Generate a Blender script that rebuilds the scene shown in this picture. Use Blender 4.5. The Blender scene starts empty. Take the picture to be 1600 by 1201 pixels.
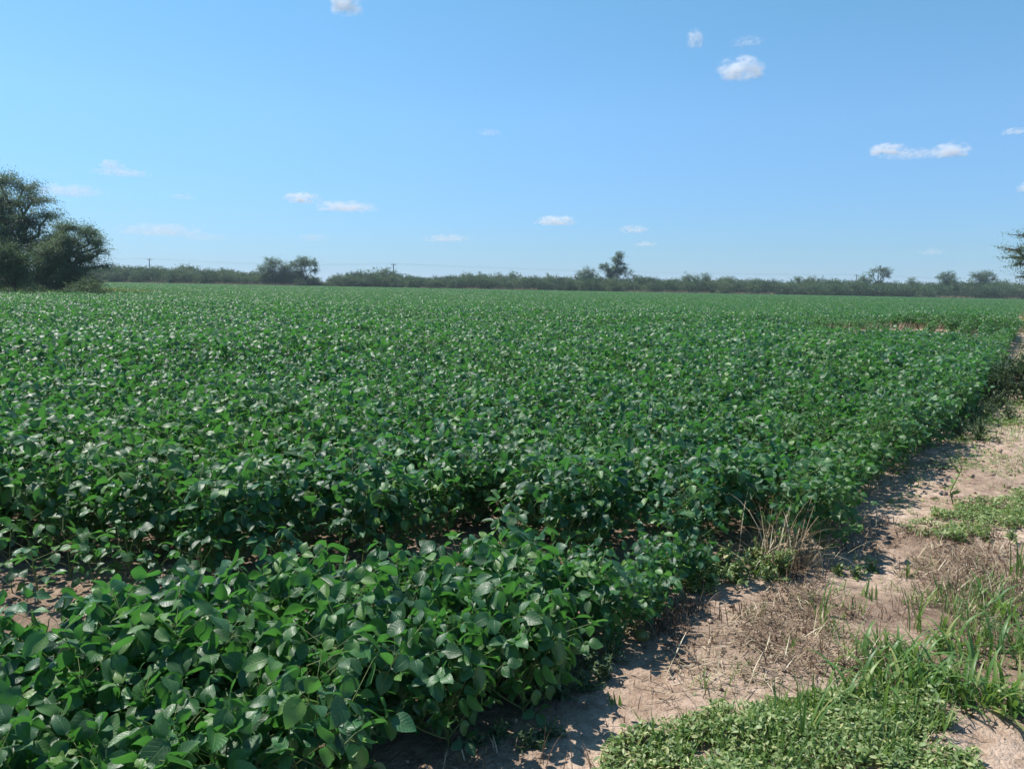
import bpy, math
import numpy as np
from mathutils import Matrix, Vector

# ------------------------------------------------------------------ camera, sky, sun, exposure
SC = bpy.context.scene
COL = SC.collection
FOC, CAMH, PITCH, ROLL = 1209.0, 1.65, math.radians(7.25), math.radians(1.06)
cp, sp, cr, sr = math.cos(PITCH), math.sin(PITCH), math.cos(ROLL), math.sin(ROLL)
cam_d = bpy.data.cameras.new('camera'); cam = bpy.data.objects.new('camera', cam_d); COL.objects.link(cam)
cam_d.sensor_width = 36.0; cam_d.lens = 36.0 * FOC / 1600.0
cam_d.clip_start = 0.05; cam_d.clip_end = 80000
right = (cr, sr * sp, sr * cp); up = (-sr, cr * sp, cr * cp); fwd = (0, cp, -sp)
cam.matrix_world = Matrix(((right[0], up[0], -fwd[0], 0), (right[1], up[1], -fwd[1], 0),
                           (right[2], up[2], -fwd[2], CAMH), (0, 0, 0, 1)))
SC.camera = cam

SUN_EL, SUN_AZ = math.radians(58), math.radians(-60)      # azimuth clockwise from +Y (the view direction)
W = bpy.data.worlds.new('World'); SC.world = W; W.use_nodes = True
nt = W.node_tree; nt.nodes.clear()
sky = nt.nodes.new('ShaderNodeTexSky'); sky.sky_type = 'NISHITA'; sky.sun_disc = False
sky.sun_elevation = SUN_EL; sky.sun_rotation = SUN_AZ
sky.altitude = 200; sky.air_density = 1.0; sky.dust_density = 0.3; sky.ozone_density = 1.4
bg = nt.nodes.new('ShaderNodeBackground'); bg.inputs['Strength'].default_value = 0.108
wo = nt.nodes.new('ShaderNodeOutputWorld')
# clear blue air: a height dependent tint of the sky itself
wtc = nt.nodes.new('ShaderNodeTexCoord'); wsx = nt.nodes.new('ShaderNodeSeparateXYZ'); nt.links.new(wtc.outputs['Generated'], wsx.inputs[0])
wr = nt.nodes.new('ShaderNodeValToRGB'); we = wr.color_ramp.elements
SKY_TINT = [(0.0, (.31, .51, .90)), (.05, (.38, .57, .83)), (.2, (.58, .83, .99)), (.38, (.60, .97, 1.0)), (1, (.45, .82, 1.0))]
while len(we) < len(SKY_TINT): we.new(.5)
for k_, (p_, c_) in enumerate(SKY_TINT): we[k_].position = p_; we[k_].color = (*c_, 1)
nt.links.new(wsx.outputs[2], wr.inputs[0])
hs = nt.nodes.new('ShaderNodeMix'); hs.data_type = 'RGBA'; hs.blend_type = 'MULTIPLY'; hs.inputs[0].default_value = 1
nt.links.new(sky.outputs[0], hs.inputs[6]); nt.links.new(wr.outputs[0], hs.inputs[7]); nt.links.new(hs.outputs[2], bg.inputs['Color']); nt.links.new(bg.outputs[0], wo.inputs[0])
sl = bpy.data.lights.new('sun', 'SUN'); sl.energy = 4.6; sl.angle = math.radians(0.5); sl.color = (1.0, 0.95, 0.88)
sun = bpy.data.objects.new('sun', sl); COL.objects.link(sun)
sdir = Vector((math.sin(SUN_AZ) * math.cos(SUN_EL), math.cos(SUN_AZ) * math.cos(SUN_EL), math.sin(SUN_EL)))
sun.rotation_euler = sdir.to_track_quat('Z', 'Y').to_euler()
vs = SC.view_settings; vs.view_transform = 'Standard'; vs.look = 'None'; vs.gamma = 1; vs.exposure = 0.61; vs.use_curve_mapping = False
SC.cycles.max_bounces = 6; SC.cycles.diffuse_bounces = 3; SC.cycles.transmission_bounces = 4
SC.cycles.volume_bounces = 6; SC.cycles.transparent_max_bounces = 8
SC.cycles.use_adaptive_sampling = True; SC.cycles.adaptive_threshold = 0.02
SC.cycles.use_denoising = True

# ------------------------------------------------------------------ helpers
R = np.random.default_rng(11)
def ray(x, y):
    u = x - 800.0; v = 600.5 - y
    u2 = u * cr - v * sr; v2 = u * sr + v * cr
    return np.array([u2, FOC * cp + v2 * sp, -FOC * sp + v2 * cp])
def ground_at(x, y, z=0.0):
    d = ray(x, y); return (d * ((z - CAMH) / d[2]))[:2]
def bearing(x, Y, y=450):
    """world X of the picture column x at distance Y"""
    d = ray(x, y); return d[0] / d[1] * Y
def height_at(x, y, Y):
    d = ray(x, y); return CAMH + d[2] / d[1] * Y

_P = np.random.default_rng(5).random((256, 256))
def vnoise(x, y):
    xi = np.floor(x).astype(int); yi = np.floor(y).astype(int); fx = x - xi; fy = y - yi
    fx = fx * fx * (3 - 2 * fx); fy = fy * fy * (3 - 2 * fy)
    a = _P[xi % 256, yi % 256]; b = _P[(xi + 1) % 256, yi % 256]; c = _P[xi % 256, (yi + 1) % 256]; d = _P[(xi + 1) % 256, (yi + 1) % 256]
    return (a * (1 - fx) + b * fx) * (1 - fy) + (c * (1 - fx) + d * fx) * fy
def fbm(x, y, o=4):
    s = 0; a = 0.5
    for k in range(o): s = s + a * (vnoise(x * 2 ** k + 17.3 * k, y * 2 ** k + 5.1 * k) - 0.5); a *= 0.5
    return s
def gauss(x, y, cx, cy, rx, ry, ang=0.0):
    c, s = math.cos(ang), math.sin(ang); dx = x - cx; dy = y - cy
    return np.exp(-(((dx * c + dy * s) / rx) ** 2 + ((-dx * s + dy * c) / ry) ** 2))
def smooth(a, b, x):
    t = np.clip((x - a) / (b - a), 0, 1); return t * t * (3 - 2 * t)

RD = np.array([0.562, 0.827]); RN = np.array([0.827, -0.562])     # row direction and its normal
S0 = 1.83 * RN[0] + 4.79 * RN[1]
BX, BY = ground_at(1350, 513, 0.48)                               # the bare hump in the crop
def terrain(x, y):
    x = np.asarray(x, float); y = np.asarray(y, float)
    s = x * RN[0] + y * RN[1] - S0                                # >0: outside the crop
    rough = smooth(-0.3, 0.5, s)
    fade = 1 - smooth(15, 60, np.hypot(x, y))
    h = (0.03 + 0.035 * rough) * fbm(x * 1.3, y * 1.3, 3) * fade
    h = h + rough * fade * (0.045 * fbm(x * 4, y * 4, 3) + 0.03 * np.abs(fbm(x * 11 + 3, y * 11, 3)))
    cl = fbm(x * 2.2 + 9, y * 2.2 + 4, 2)                          # cloddy areas
    h = h + rough * fade * np.clip(cl + 0.08, 0, 1) * 0.34 * np.abs(fbm(x * 9, y * 9, 3))
    h = h + 0.08 * gauss(x, y, 6.6, 9.6, 2.4, 1.0, 0.55)           # low earth bank right of the crop
    h = h + 0.75 * gauss(x, y, 25.5, 33.0, 9.0, 1.4, 0.98)
    h = h + 0.48 * gauss(x, y, BX + 2.5, BY + .6, 7.5, 2.2, 0.2)
    h = h + 0.45 * gauss(x, y, -40, 54, 17, 9)
    return h
def tz(x, y): return float(terrain(np.array([x]), np.array([y]))[0])

def tag(o, label=None, cat=None, group=None, kind=None):
    if label: o['label'] = label
    if cat: o['category'] = cat
    if group: o['group'] = group
    if kind: o['kind'] = kind
    return o
def link(name, me, parent=None, loc=(0, 0, 0)):
    o = bpy.data.objects.new(name, me); COL.objects.link(o); o.location = loc
    if parent: o.parent = parent
    return o
def empty(name, loc, rz=0, sc=1):
    o = bpy.data.objects.new(name, None); COL.objects.link(o); o.location = loc; o.rotation_euler = (0, 0, rz); o.scale = (sc, sc, sc)
    o.empty_display_size = 0.1
    return o

class MB:
    """vectorised mesh collector: quads (and tris as quads never), uv and per-vertex random value"""
    def __init__(s): s.v = []; s.f = []; s.uv = []; s.r = []; s.mi = []; s.n = 0
    def add(s, v, f, uv=None, r=None, mi=0):
        v = np.asarray(v, np.float32).reshape(-1, 3); f = np.asarray(f, np.int64).reshape(-1, 4)
        s.v.append(v); s.f.append(f + s.n); s.n += len(v)
        s.uv.append(np.zeros((len(v), 2), np.float32) if uv is None else np.asarray(uv, np.float32).reshape(-1, 2))
        s.r.append(np.full(len(v), 0.5, np.float32) if r is None else np.broadcast_to(np.asarray(r, np.float32), (len(v),)))
        s.mi.append(np.full(len(f), mi, np.int32))
    def mesh(s, name, mats, smooth_=True):
        v = np.concatenate(s.v); f = np.concatenate(s.f); uv = np.concatenate(s.uv); r = np.concatenate(s.r); mi = np.concatenate(s.mi)
        me = bpy.data.meshes.new(name)
        me.vertices.add(len(v)); me.vertices.foreach_set('co', v.ravel())
        me.loops.add(f.size); me.loops.foreach_set('vertex_index', f.astype(np.int32).ravel())
        me.polygons.add(len(f)); me.polygons.foreach_set('loop_start', np.arange(0, f.size, 4, dtype=np.int32))
        me.polygons.foreach_set('material_index', mi)
        me.polygons.foreach_set('use_smooth', np.full(len(f), smooth_))
        ul = me.uv_layers.new(name='UVMap'); ul.data.foreach_set('uv', uv[f.ravel()].ravel())
        at = me.attributes.new('rnd', 'FLOAT', 'POINT'); at.data.foreach_set('value', r)
        me.update(calc_edges=True); me.validate()
        for m in (mats if isinstance(mats, (list, tuple)) else [mats]): me.materials.append(m)
        return me

def unit(a): return a / np.maximum(np.linalg.norm(a, axis=-1, keepdims=True), 1e-9)
def frames(d, nrm):
    """matrices with columns x, y=d, z~nrm"""
    d = unit(d); x = unit(np.cross(d, nrm)); z = np.cross(x, d)
    return np.stack([x, d, z], axis=-1)

# leaf templates -------------------------------------------------------------
def leaf_template(rows, cols, width, fold, droop, wave=0.0, side=0.0, prof=(0.8, 0.75)):
    vs_ = np.linspace(0, 1, rows + 1) if not hasattr(rows, '__len__') else np.array(rows); us = np.linspace(-1, 1, cols + 1)
    V, U = np.meshgrid(vs_, us, indexing='ij')
    w = 0.5 * width * np.sin(np.pi * np.clip(V, 0.004, 0.996) ** prof[0]) ** prof[1]
    x = U * w; z = fold * np.abs(x) - droop * V ** 2 + wave * np.sin(V * 7 + U * 1.5) * np.abs(U) + 0.5 * wave * np.sin(V * 4)
    x = x + side * V ** 2; y = V * (1 - 0.3 * droop)
    P = np.stack([x, y, z], -1).reshape(-1, 3)
    nc = cols + 1; q = []
    for i in range(len(vs_) - 1):
        for j in range(cols): a = i * nc + j; q.append((a, a + 1, a + nc + 1, a + nc))
    uv = np.stack([(U + 1) / 2, V], -1).reshape(-1, 2)
    return P, np.array(q), uv
FINE = [0, .05, .16, .3, .45, .6, .74, .87, .95, 1]
T0 = [leaf_template(FINE, 4, .66, .28, .12, .035, .03), leaf_template(FINE, 4, .70, .12, .28, .05, -.04),
      leaf_template(FINE, 4, .62, .45, .05, .03, .0), leaf_template(FINE, 4, .72, -.10, .35, .05, .05)]
MED = [0, .2, .45, .75, 1]
T1 = [leaf_template(MED, 2, .68, .3, .12), leaf_template(MED, 2, .72, .1, .3)]
T2 = [leaf_template([0, .4, 1], 2, .78, .3, .15, prof=(.85, .5)), leaf_template([0, .4, 1], 2, .8, .05, .3, prof=(.85, .5))]
SMALL = [leaf_template([0, .3, .7, 1], 2, .42, .25, .15), leaf_template([0, .3, .7, 1], 2, .5, .1, .35), leaf_template([0, .35, .75, 1], 2, .3, .3, .25)]

def add_leaves(mb, tmpl, pos, M, size, rnd, mi=0):
    pos = np.asarray(pos); n = len(pos)
    pick = R.integers(0, len(tmpl), n)
    for k, (P, q, uv) in enumerate(tmpl):
        s = pick == k
        if not s.any(): continue
        m = s.sum()
        v = np.einsum('nij,kj->nki', M[s], P) * size[s][:, None, None] + pos[s][:, None, :]
        f = q[None] + (np.arange(m) * len(P))[:, None, None]
        mb.add(v, f, np.tile(uv, (m, 1)), np.repeat(rnd[s], len(P)), mi)

def add_tubes(mb, p0, p1, r0, r1, sides=4, rnd=0.5, mi=0):
    p0 = np.asarray(p0, float).reshape(-1, 3); p1 = np.asarray(p1, float).reshape(-1, 3); n = len(p0)
    r0 = np.broadcast_to(np.asarray(r0, float), (n,)); r1 = np.broadcast_to(np.asarray(r1, float), (n,))
    d = unit(p1 - p0); ref = np.where(np.abs(d[:, 2:3]) > .9, np.array([[1., 0, 0]]), np.array([[0, 0, 1.]]))
    a = unit(np.cross(d, ref)); b = np.cross(d, a)
    th = np.arange(sides) / sides * 2 * np.pi
    ring = a[:, None] * np.cos(th)[None, :, None] + b[:, None] * np.sin(th)[None, :, None]
    v = np.concatenate([p0[:, None] + ring * r0[:, None, None], p1[:, None] + ring * r1[:, None, None]], 1)
    q = np.array([(j, (j + 1) % sides, sides + (j + 1) % sides, sides + j) for j in range(sides)])
    f = q[None] + (np.arange(n) * 2 * sides)[:, None, None]
    mb.add(v, f, None, np.repeat(np.broadcast_to(rnd, (n,)), 2 * sides) if np.ndim(rnd) else rnd, mi)
def add_path(mb, pts, r0, r1, sides=5, mi=0, rnd=.5):
    pts = np.asarray(pts, float); r = np.linspace(r0, r1, len(pts))
    add_tubes(mb, pts[:-1], pts[1:], r[:-1], r[1:], sides, rnd, mi)

def add_blades(mb, base, length, width, lean, az, curl, seg=5, rnd=None, mi=0, fold=.25):
    """grass blades: curved tapering strips; lean from vertical at the root, curl = extra bend at the tip (radians)"""
    n = len(base); t = np.linspace(0, 1, seg + 1)
    ang = lean[:, None] + curl[:, None] * t[None] ** 1.3
    ds = length[:, None] / seg
    hx = np.cumsum(np.sin(ang) * ds, 1); hz = np.cumsum(np.cos(ang) * ds, 1)
    hx = np.concatenate([np.zeros((n, 1)), hx[:, :-1]], 1); hz = np.concatenate([np.zeros((n, 1)), hz[:, :-1]], 1)
    ca, sa = np.cos(az), np.sin(az)
    c = np.stack([base[:, 0:1] + hx * ca[:, None], base[:, 1:2] + hx * sa[:, None], base[:, 2:3] + hz], -1)
    wv = (0.5 * width[:, None] * (np.minimum(1, .55 + 1.5 * t) * (1 - t ** 2.2) + .02)[None])
    side = np.stack([-sa, ca, 0 * sa], -1)[:, None, :]
    nrm = np.stack([-np.cos(ang) * ca[:, None], -np.cos(ang) * sa[:, None], np.sin(ang)], -1)
    L = c + side * wv[..., None] + nrm * (fold * wv[..., None]); Rr = c - side * wv[..., None] + nrm * (fold * wv[..., None])
    v = np.stack([L, c, Rr], 2).reshape(n, -1, 3)
    q = []
    for i in range(seg):
        a = i * 3; q += [(a, a + 1, a + 4, a + 3), (a + 1, a + 2, a + 5, a + 4)]
    f = np.array(q)[None] + (np.arange(n) * (seg + 1) * 3)[:, None, None]
    uv = np.stack(np.broadcast_arrays(np.array([0, .5, 1])[None, :], t[:, None]), -1).reshape(-1, 2)
    mb.add(v, f, np.tile(uv, (n, 1)), np.repeat(R.random(n) if rnd is None else rnd, (seg + 1) * 3), mi)

# ------------------------------------------------------------------ materials
def nodes(name):
    m = bpy.data.materials.new(name); m.use_nodes = True; n = m.node_tree; n.nodes.clear()
    out = n.nodes.new('ShaderNodeOutputMaterial'); return m, n, out
def ramp(n, stops, fac):
    r = n.nodes.new('ShaderNodeValToRGB'); e = r.color_ramp.elements
    while len(e) < len(stops): e.new(0.5)
    for k, (p, c) in enumerate(stops): e[k].position = p; e[k].color = (*c, 1)
    n.links.new(fac, r.inputs[0]); return r.outputs[0]
def math_(n, op, a, b=None, clamp=False):
    m = n.nodes.new('ShaderNodeMath'); m.operation = op; m.use_clamp = clamp
    for k, x in enumerate((a, b)):
        if x is None: continue
        if isinstance(x, (int, float)): m.inputs[k].default_value = x
        else: n.links.new(x, m.inputs[k])
    return m.outputs[0]
def mixc(n, fac, a, b, mode='MIX'):
    m = n.nodes.new('ShaderNodeMix'); m.data_type = 'RGBA'; m.blend_type = mode
    for s, x in ((0, fac), (6, a), (7, b)):
        if isinstance(x, (int, float)): m.inputs[s].default_value = x
        elif isinstance(x, tuple): m.inputs[s].default_value = (*x, 1)
        else: n.links.new(x, m.inputs[s])
    return m.outputs[2]
def noise(n, scale, detail=3, vec=None, rough=.5):
    t = n.nodes.new('ShaderNodeTexNoise'); t.inputs['Scale'].default_value = scale; t.inputs['Detail'].default_value = detail
    t.inputs['Roughness'].default_value = rough
    if vec is not None: n.links.new(vec, t.inputs['Vector'])
    return t.outputs['Fac']

def leaf_material(name, stops, trans, tw=.3, rough=.45, spec=.5, veins=True, patch=None, patch_scale=.15, under=(.09, .16, .06), wilt=0):
    m, n, out = nodes(name)
    at = n.nodes.new('ShaderNodeAttribute'); at.attribute_name = 'rnd'
    geo = n.nodes.new('ShaderNodeNewGeometry')
    c = ramp(n, stops, at.outputs['Fac'])
    if patch:
        c = mixc(n, ramp(n, [(.45, (0, 0, 0)), (.7, (1, 1, 1))], noise(n, patch_scale, 3, geo.outputs['Position'])), c, patch)
    bump_h = None
    if veins:
        uvn = n.nodes.new('ShaderNodeUVMap'); sx = n.nodes.new('ShaderNodeSeparateXYZ'); n.links.new(uvn.outputs[0], sx.inputs[0])
        au = math_(n, 'ABSOLUTE', math_(n, 'SUBTRACT', sx.outputs[0], .5))
        mid = math_(n, 'SUBTRACT', 1.0, math_(n, 'MULTIPLY', au, 28), True)
        lat = math_(n, 'SINE', math_(n, 'MULTIPLY', math_(n, 'SUBTRACT', sx.outputs[1], math_(n, 'MULTIPLY', au, .55)), 44))
        lat = math_(n, 'MULTIPLY', math_(n, 'SUBTRACT', lat, .72, True), 2.2)
        vein = math_(n, 'MAXIMUM', mid, lat)
        c = mixc(n, math_(n, 'MULTIPLY', vein, .45), c, (.16, .26, .08))
        bump_h = math_(n, 'SUBTRACT', noise(n, 60, 2, geo.outputs['Position']), math_(n, 'MULTIPLY', vein, .7))
    bl_ = ramp(n, [(.62, (0, 0, 0)), (.72, (1, 1, 1))], noise(n, 42 if veins else 20, 3, geo.outputs['Position'], .6))
    c = mixc(n, math_(n, 'MULTIPLY', bl_, .35), c, tuple(min(1, v * 1.3) for v in stops[-1][1]))
    c2 = mixc(n, geo.outputs['Backfacing'], c, mixc(n, .6, c, under))
    p = n.nodes.new('ShaderNodeBsdfPrincipled'); n.links.new(c2, p.inputs['Base Color'])
    p.inputs['Roughness'].default_value = rough; p.inputs['Specular IOR Level'].default_value = spec
    if bump_h is not None:
        b = n.nodes.new('ShaderNodeBump'); b.inputs['Strength'].default_value = .35; b.inputs['Distance'].default_value = .004
        n.links.new(bump_h, b.inputs['Height']); n.links.new(b.outputs[0], p.inputs['Normal'])
    t = n.nodes.new('ShaderNodeBsdfTranslucent')
    n.links.new(mixc(n, .35, trans, c), t.inputs['Color'])
    mx = n.nodes.new('ShaderNodeMixShader'); mx.inputs[0].default_value = tw
    n.links.new(p.outputs[0], mx.inputs[1]); n.links.new(t.outputs[0], mx.inputs[2]); n.links.new(mx.outputs[0], out.inputs[0])
    return m
def simple_mat(name, stops, rough=.8, scale=8, spec=.3, bump=0.0, use_rnd=False):
    m, n, out = nodes(name); geo = n.nodes.new('ShaderNodeNewGeometry')
    if use_rnd:
        at = n.nodes.new('ShaderNodeAttribute'); at.attribute_name = 'rnd'; fac = at.outputs['Fac']
    else: fac = noise(n, scale, 4, geo.outputs['Position'])
    p = n.nodes.new('ShaderNodeBsdfPrincipled'); n.links.new(ramp(n, stops, fac), p.inputs['Base Color'])
    p.inputs['Roughness'].default_value = rough; p.inputs['Specular IOR Level'].default_value = spec
    if bump:
        b = n.nodes.new('ShaderNodeBump'); b.inputs['Strength'].default_value = bump; b.inputs['Distance'].default_value = .02
        n.links.new(noise(n, scale * 4, 4, geo.outputs['Position']), b.inputs['Height']); n.links.new(b.outputs[0], p.inputs['Normal'])
    n.links.new(p.outputs[0], out.inputs[0]); return m

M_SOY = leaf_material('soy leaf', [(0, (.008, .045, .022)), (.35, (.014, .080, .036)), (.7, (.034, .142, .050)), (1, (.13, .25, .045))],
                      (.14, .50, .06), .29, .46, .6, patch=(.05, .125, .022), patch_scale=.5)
M_SOYSTEM = simple_mat('soy stem', [(.3, (.10, .16, .04)), (.7, (.17, .2, .07))], .6, 20)
M_CREEP = leaf_material('creeping weed leaf', [(0, (.07, .14, .035)), (.5, (.17, .26, .075)), (.85, (.32, .38, .17)), (1, (.5, .5, .22))], (.34, .5, .08), .32, .5, .5, veins=False)
M_GREYW = leaf_material('grey weed leaf', [(0, (.035, .07, .03)), (.6, (.075, .12, .06)), (1, (.13, .18, .09))], (.15, .25, .06), .2, .6, .4, veins=False)
M_GRASS = leaf_material('grass blade', [(0, (.04, .11, .022)), (.5, (.085, .18, .04)), (.85, (.17, .26, .06)), (1, (.36, .34, .13))], (.28, .48, .06), .32, .45, .5, veins=False)
M_DRY = leaf_material('dry blade', [(0, (.12, .08, .05)), (.5, (.28, .21, .13)), (.8, (.46, .38, .25)), (1, (.62, .55, .4))], (.3, .22, .12), .12, .7, .2, veins=False, under=(.3, .22, .14))
M_DEAD = leaf_material('dead weed', [(0, (.045, .028, .02)), (.6, (.115, .072, .045)), (1, (.26, .18, .12))], (.2, .14, .08), .1, .75, .2, veins=False, under=(.14, .1, .07))
M_YEL = leaf_material('yellowing blade', [(0, (.12, .16, .035)), (.6, (.25, .27, .06)), (1, (.42, .36, .14))], (.4, .4, .06), .25, .5, .4, veins=False)
M_BARK = simple_mat('bark', [(.3, (.05, .04, .032)), (.7, (.12, .1, .08))], .9, 6, .2, .6)
M_TREE = leaf_material('tree leaf', [(0, (.032, .075, .05)), (.5, (.07, .135, .088)), (1, (.16, .23, .16))], (.22, .32, .1), .3, .5, .4, veins=False)
M_SCRUB = leaf_material('scrub leaf', [(0, (.028, .062, .032)), (.5, (.056, .112, .052)), (1, (.11, .165, .075))], (.16, .25, .08), .22, .6, .3, veins=False)
M_SCRUB2 = leaf_material('pale scrub leaf', [(0, (.05, .088, .05)), (.5, (.095, .15, .075)), (1, (.16, .21, .11))], (.2, .28, .1), .25, .6, .3, veins=False)
M_SCRUB3 = leaf_material('dark scrub leaf', [(0, (.02, .045, .022)), (.5, (.038, .075, .034)), (1, (.07, .11, .045))], (.08, .15, .03), .2, .55, .3, veins=False)
M_POLE = simple_mat('weathered concrete pole', [(.3, (.12, .115, .11)), (.7, (.2, .19, .18))], .8, 2)
M_WIRE = simple_mat('wire', [(0, (.1, .1, .11)), (1, (.14, .14, .15))], .5, 2)
M_FRUIT = simple_mat('fruit skin', [(.35, (.10, .13, .035)), (.65, (.2, .19, .06))], .45, 30, .5)
M_TWIG = simple_mat('dead twig', [(.3, (.09, .055, .04)), (.7, (.2, .14, .1))], .85, 40)

def soil_material():
    m, n, out = nodes('sandy soil'); geo = n.nodes.new('ShaderNodeNewGeometry'); P = geo.outputs['Position']
    at = n.nodes.new('ShaderNodeAttribute'); at.attribute_name = 'stain_shade'
    a = ramp(n, [(.3, (.34, .24, .175)), (.5, (.50, .375, .285)), (.7, (.62, .485, .375))], noise(n, 1.1, 6, P, .6))
    b = ramp(n, [(.35, (.58, .55, .52)), (.6, (1, 1, 1))], noise(n, 14, 6, P, .65))
    c = mixc(n, 1.0, a, b, 'MULTIPLY')
    g = ramp(n, [(.38, (.7, .68, .66)), (.52, (1, 1, 1))], noise(n, 120, 3, P, .6))
    c = mixc(n, .6, c, g, 'MULTIPLY')
    c = mixc(n, at.outputs['Fac'], c, mixc(n, 1.0, (.17, .115, .08), b, 'MULTIPLY'))     # damp, litter-stained earth, and shade painted into the crop soil
    p = n.nodes.new('ShaderNodeBsdfPrincipled'); n.links.new(c, p.inputs['Base Color']); p.inputs['Roughness'].default_value = .95
    p.inputs['Specular IOR Level'].default_value = .15
    vo = n.nodes.new('ShaderNodeTexVoronoi'); vo.feature = 'DISTANCE_TO_EDGE'; vo.inputs['Scale'].default_value = 9; n.links.new(P, vo.inputs['Vector'])
    cr_ = math_(n, 'MULTIPLY', math_(n, 'SUBTRACT', 1, math_(n, 'MULTIPLY', vo.outputs['Distance'], 14), True), -.12)
    h = math_(n, 'ADD', math_(n, 'ADD', noise(n, 22, 5, P, .65), math_(n, 'MULTIPLY', noise(n, 90, 3, P), .4)), cr_)
    bm = n.nodes.new('ShaderNodeBump'); bm.inputs['Strength'].default_value = .8; bm.inputs['Distance'].default_value = .03
    n.links.new(h, bm.inputs['Height']); n.links.new(bm.outputs[0], p.inputs['Normal']); n.links.new(p.outputs[0], out.inputs[0])
    return m
M_SOIL = soil_material()

# ------------------------------------------------------------------ ground sheet
def lines(a, b, step, far_a, far_b, n):
    core = np.arange(a, b, step); k = np.linspace(0, 1, n + 1)[1:]
    lo = a - (a - far_a) * (np.expm1(6 * k) / math.expm1(6)); hi = core[-1] + (far_b - core[-1]) * (np.expm1(6 * k) / math.expm1(6))
    return np.concatenate([lo[::-1], core, hi])
gx = lines(-3.2, 7.5, .028, -1500, 1500, 90); gy = lines(1.8, 10.5, .028, -60, 2500, 110)
X, Y = np.meshgrid(gx, gy, indexing='ij'); Z = terrain(X, Y)
gb = MB(); ny = len(gy); ii, jj = np.meshgrid(np.arange(len(gx) - 1), np.arange(ny - 1), indexing='ij'); a0 = ii * ny + jj
gb.add(np.stack([X, Y, Z], -1), np.stack([a0, a0 + ny, a0 + ny + 1, a0 + 1], -1))
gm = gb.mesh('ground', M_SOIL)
stain_shade = np.zeros_like(X)
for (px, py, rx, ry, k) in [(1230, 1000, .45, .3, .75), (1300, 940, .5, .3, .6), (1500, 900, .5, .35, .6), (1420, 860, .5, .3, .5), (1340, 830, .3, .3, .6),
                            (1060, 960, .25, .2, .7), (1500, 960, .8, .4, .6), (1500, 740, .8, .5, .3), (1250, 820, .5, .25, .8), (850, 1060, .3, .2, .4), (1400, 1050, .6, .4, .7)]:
    q = ground_at(px, py); stain_shade = np.maximum(stain_shade, k * gauss(X, Y, q[0], q[1], rx, ry, .3))
stain_shade = np.clip(stain_shade * (1 + 2.2 * fbm(X * 4, Y * 4, 4)), 0, .9)
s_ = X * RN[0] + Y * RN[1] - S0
stain_shade = np.maximum(stain_shade, (.62 + 1.2 * fbm(X * 2, Y * 2, 3)).clip(0, .95) * smooth(.1, -.4, s_) * (1 - smooth(.2, .6, gauss(X, Y, BX, BY - .6, 4, 3.5))))  # crop soil and row gap: litter stain, deepened to paint in the plants' shade
at = gm.attributes.new('stain_shade', 'FLOAT', 'POINT'); at.data.foreach_set('value', stain_shade.astype(np.float32).ravel())
tag(link('ground', gm), kind='structure')

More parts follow.
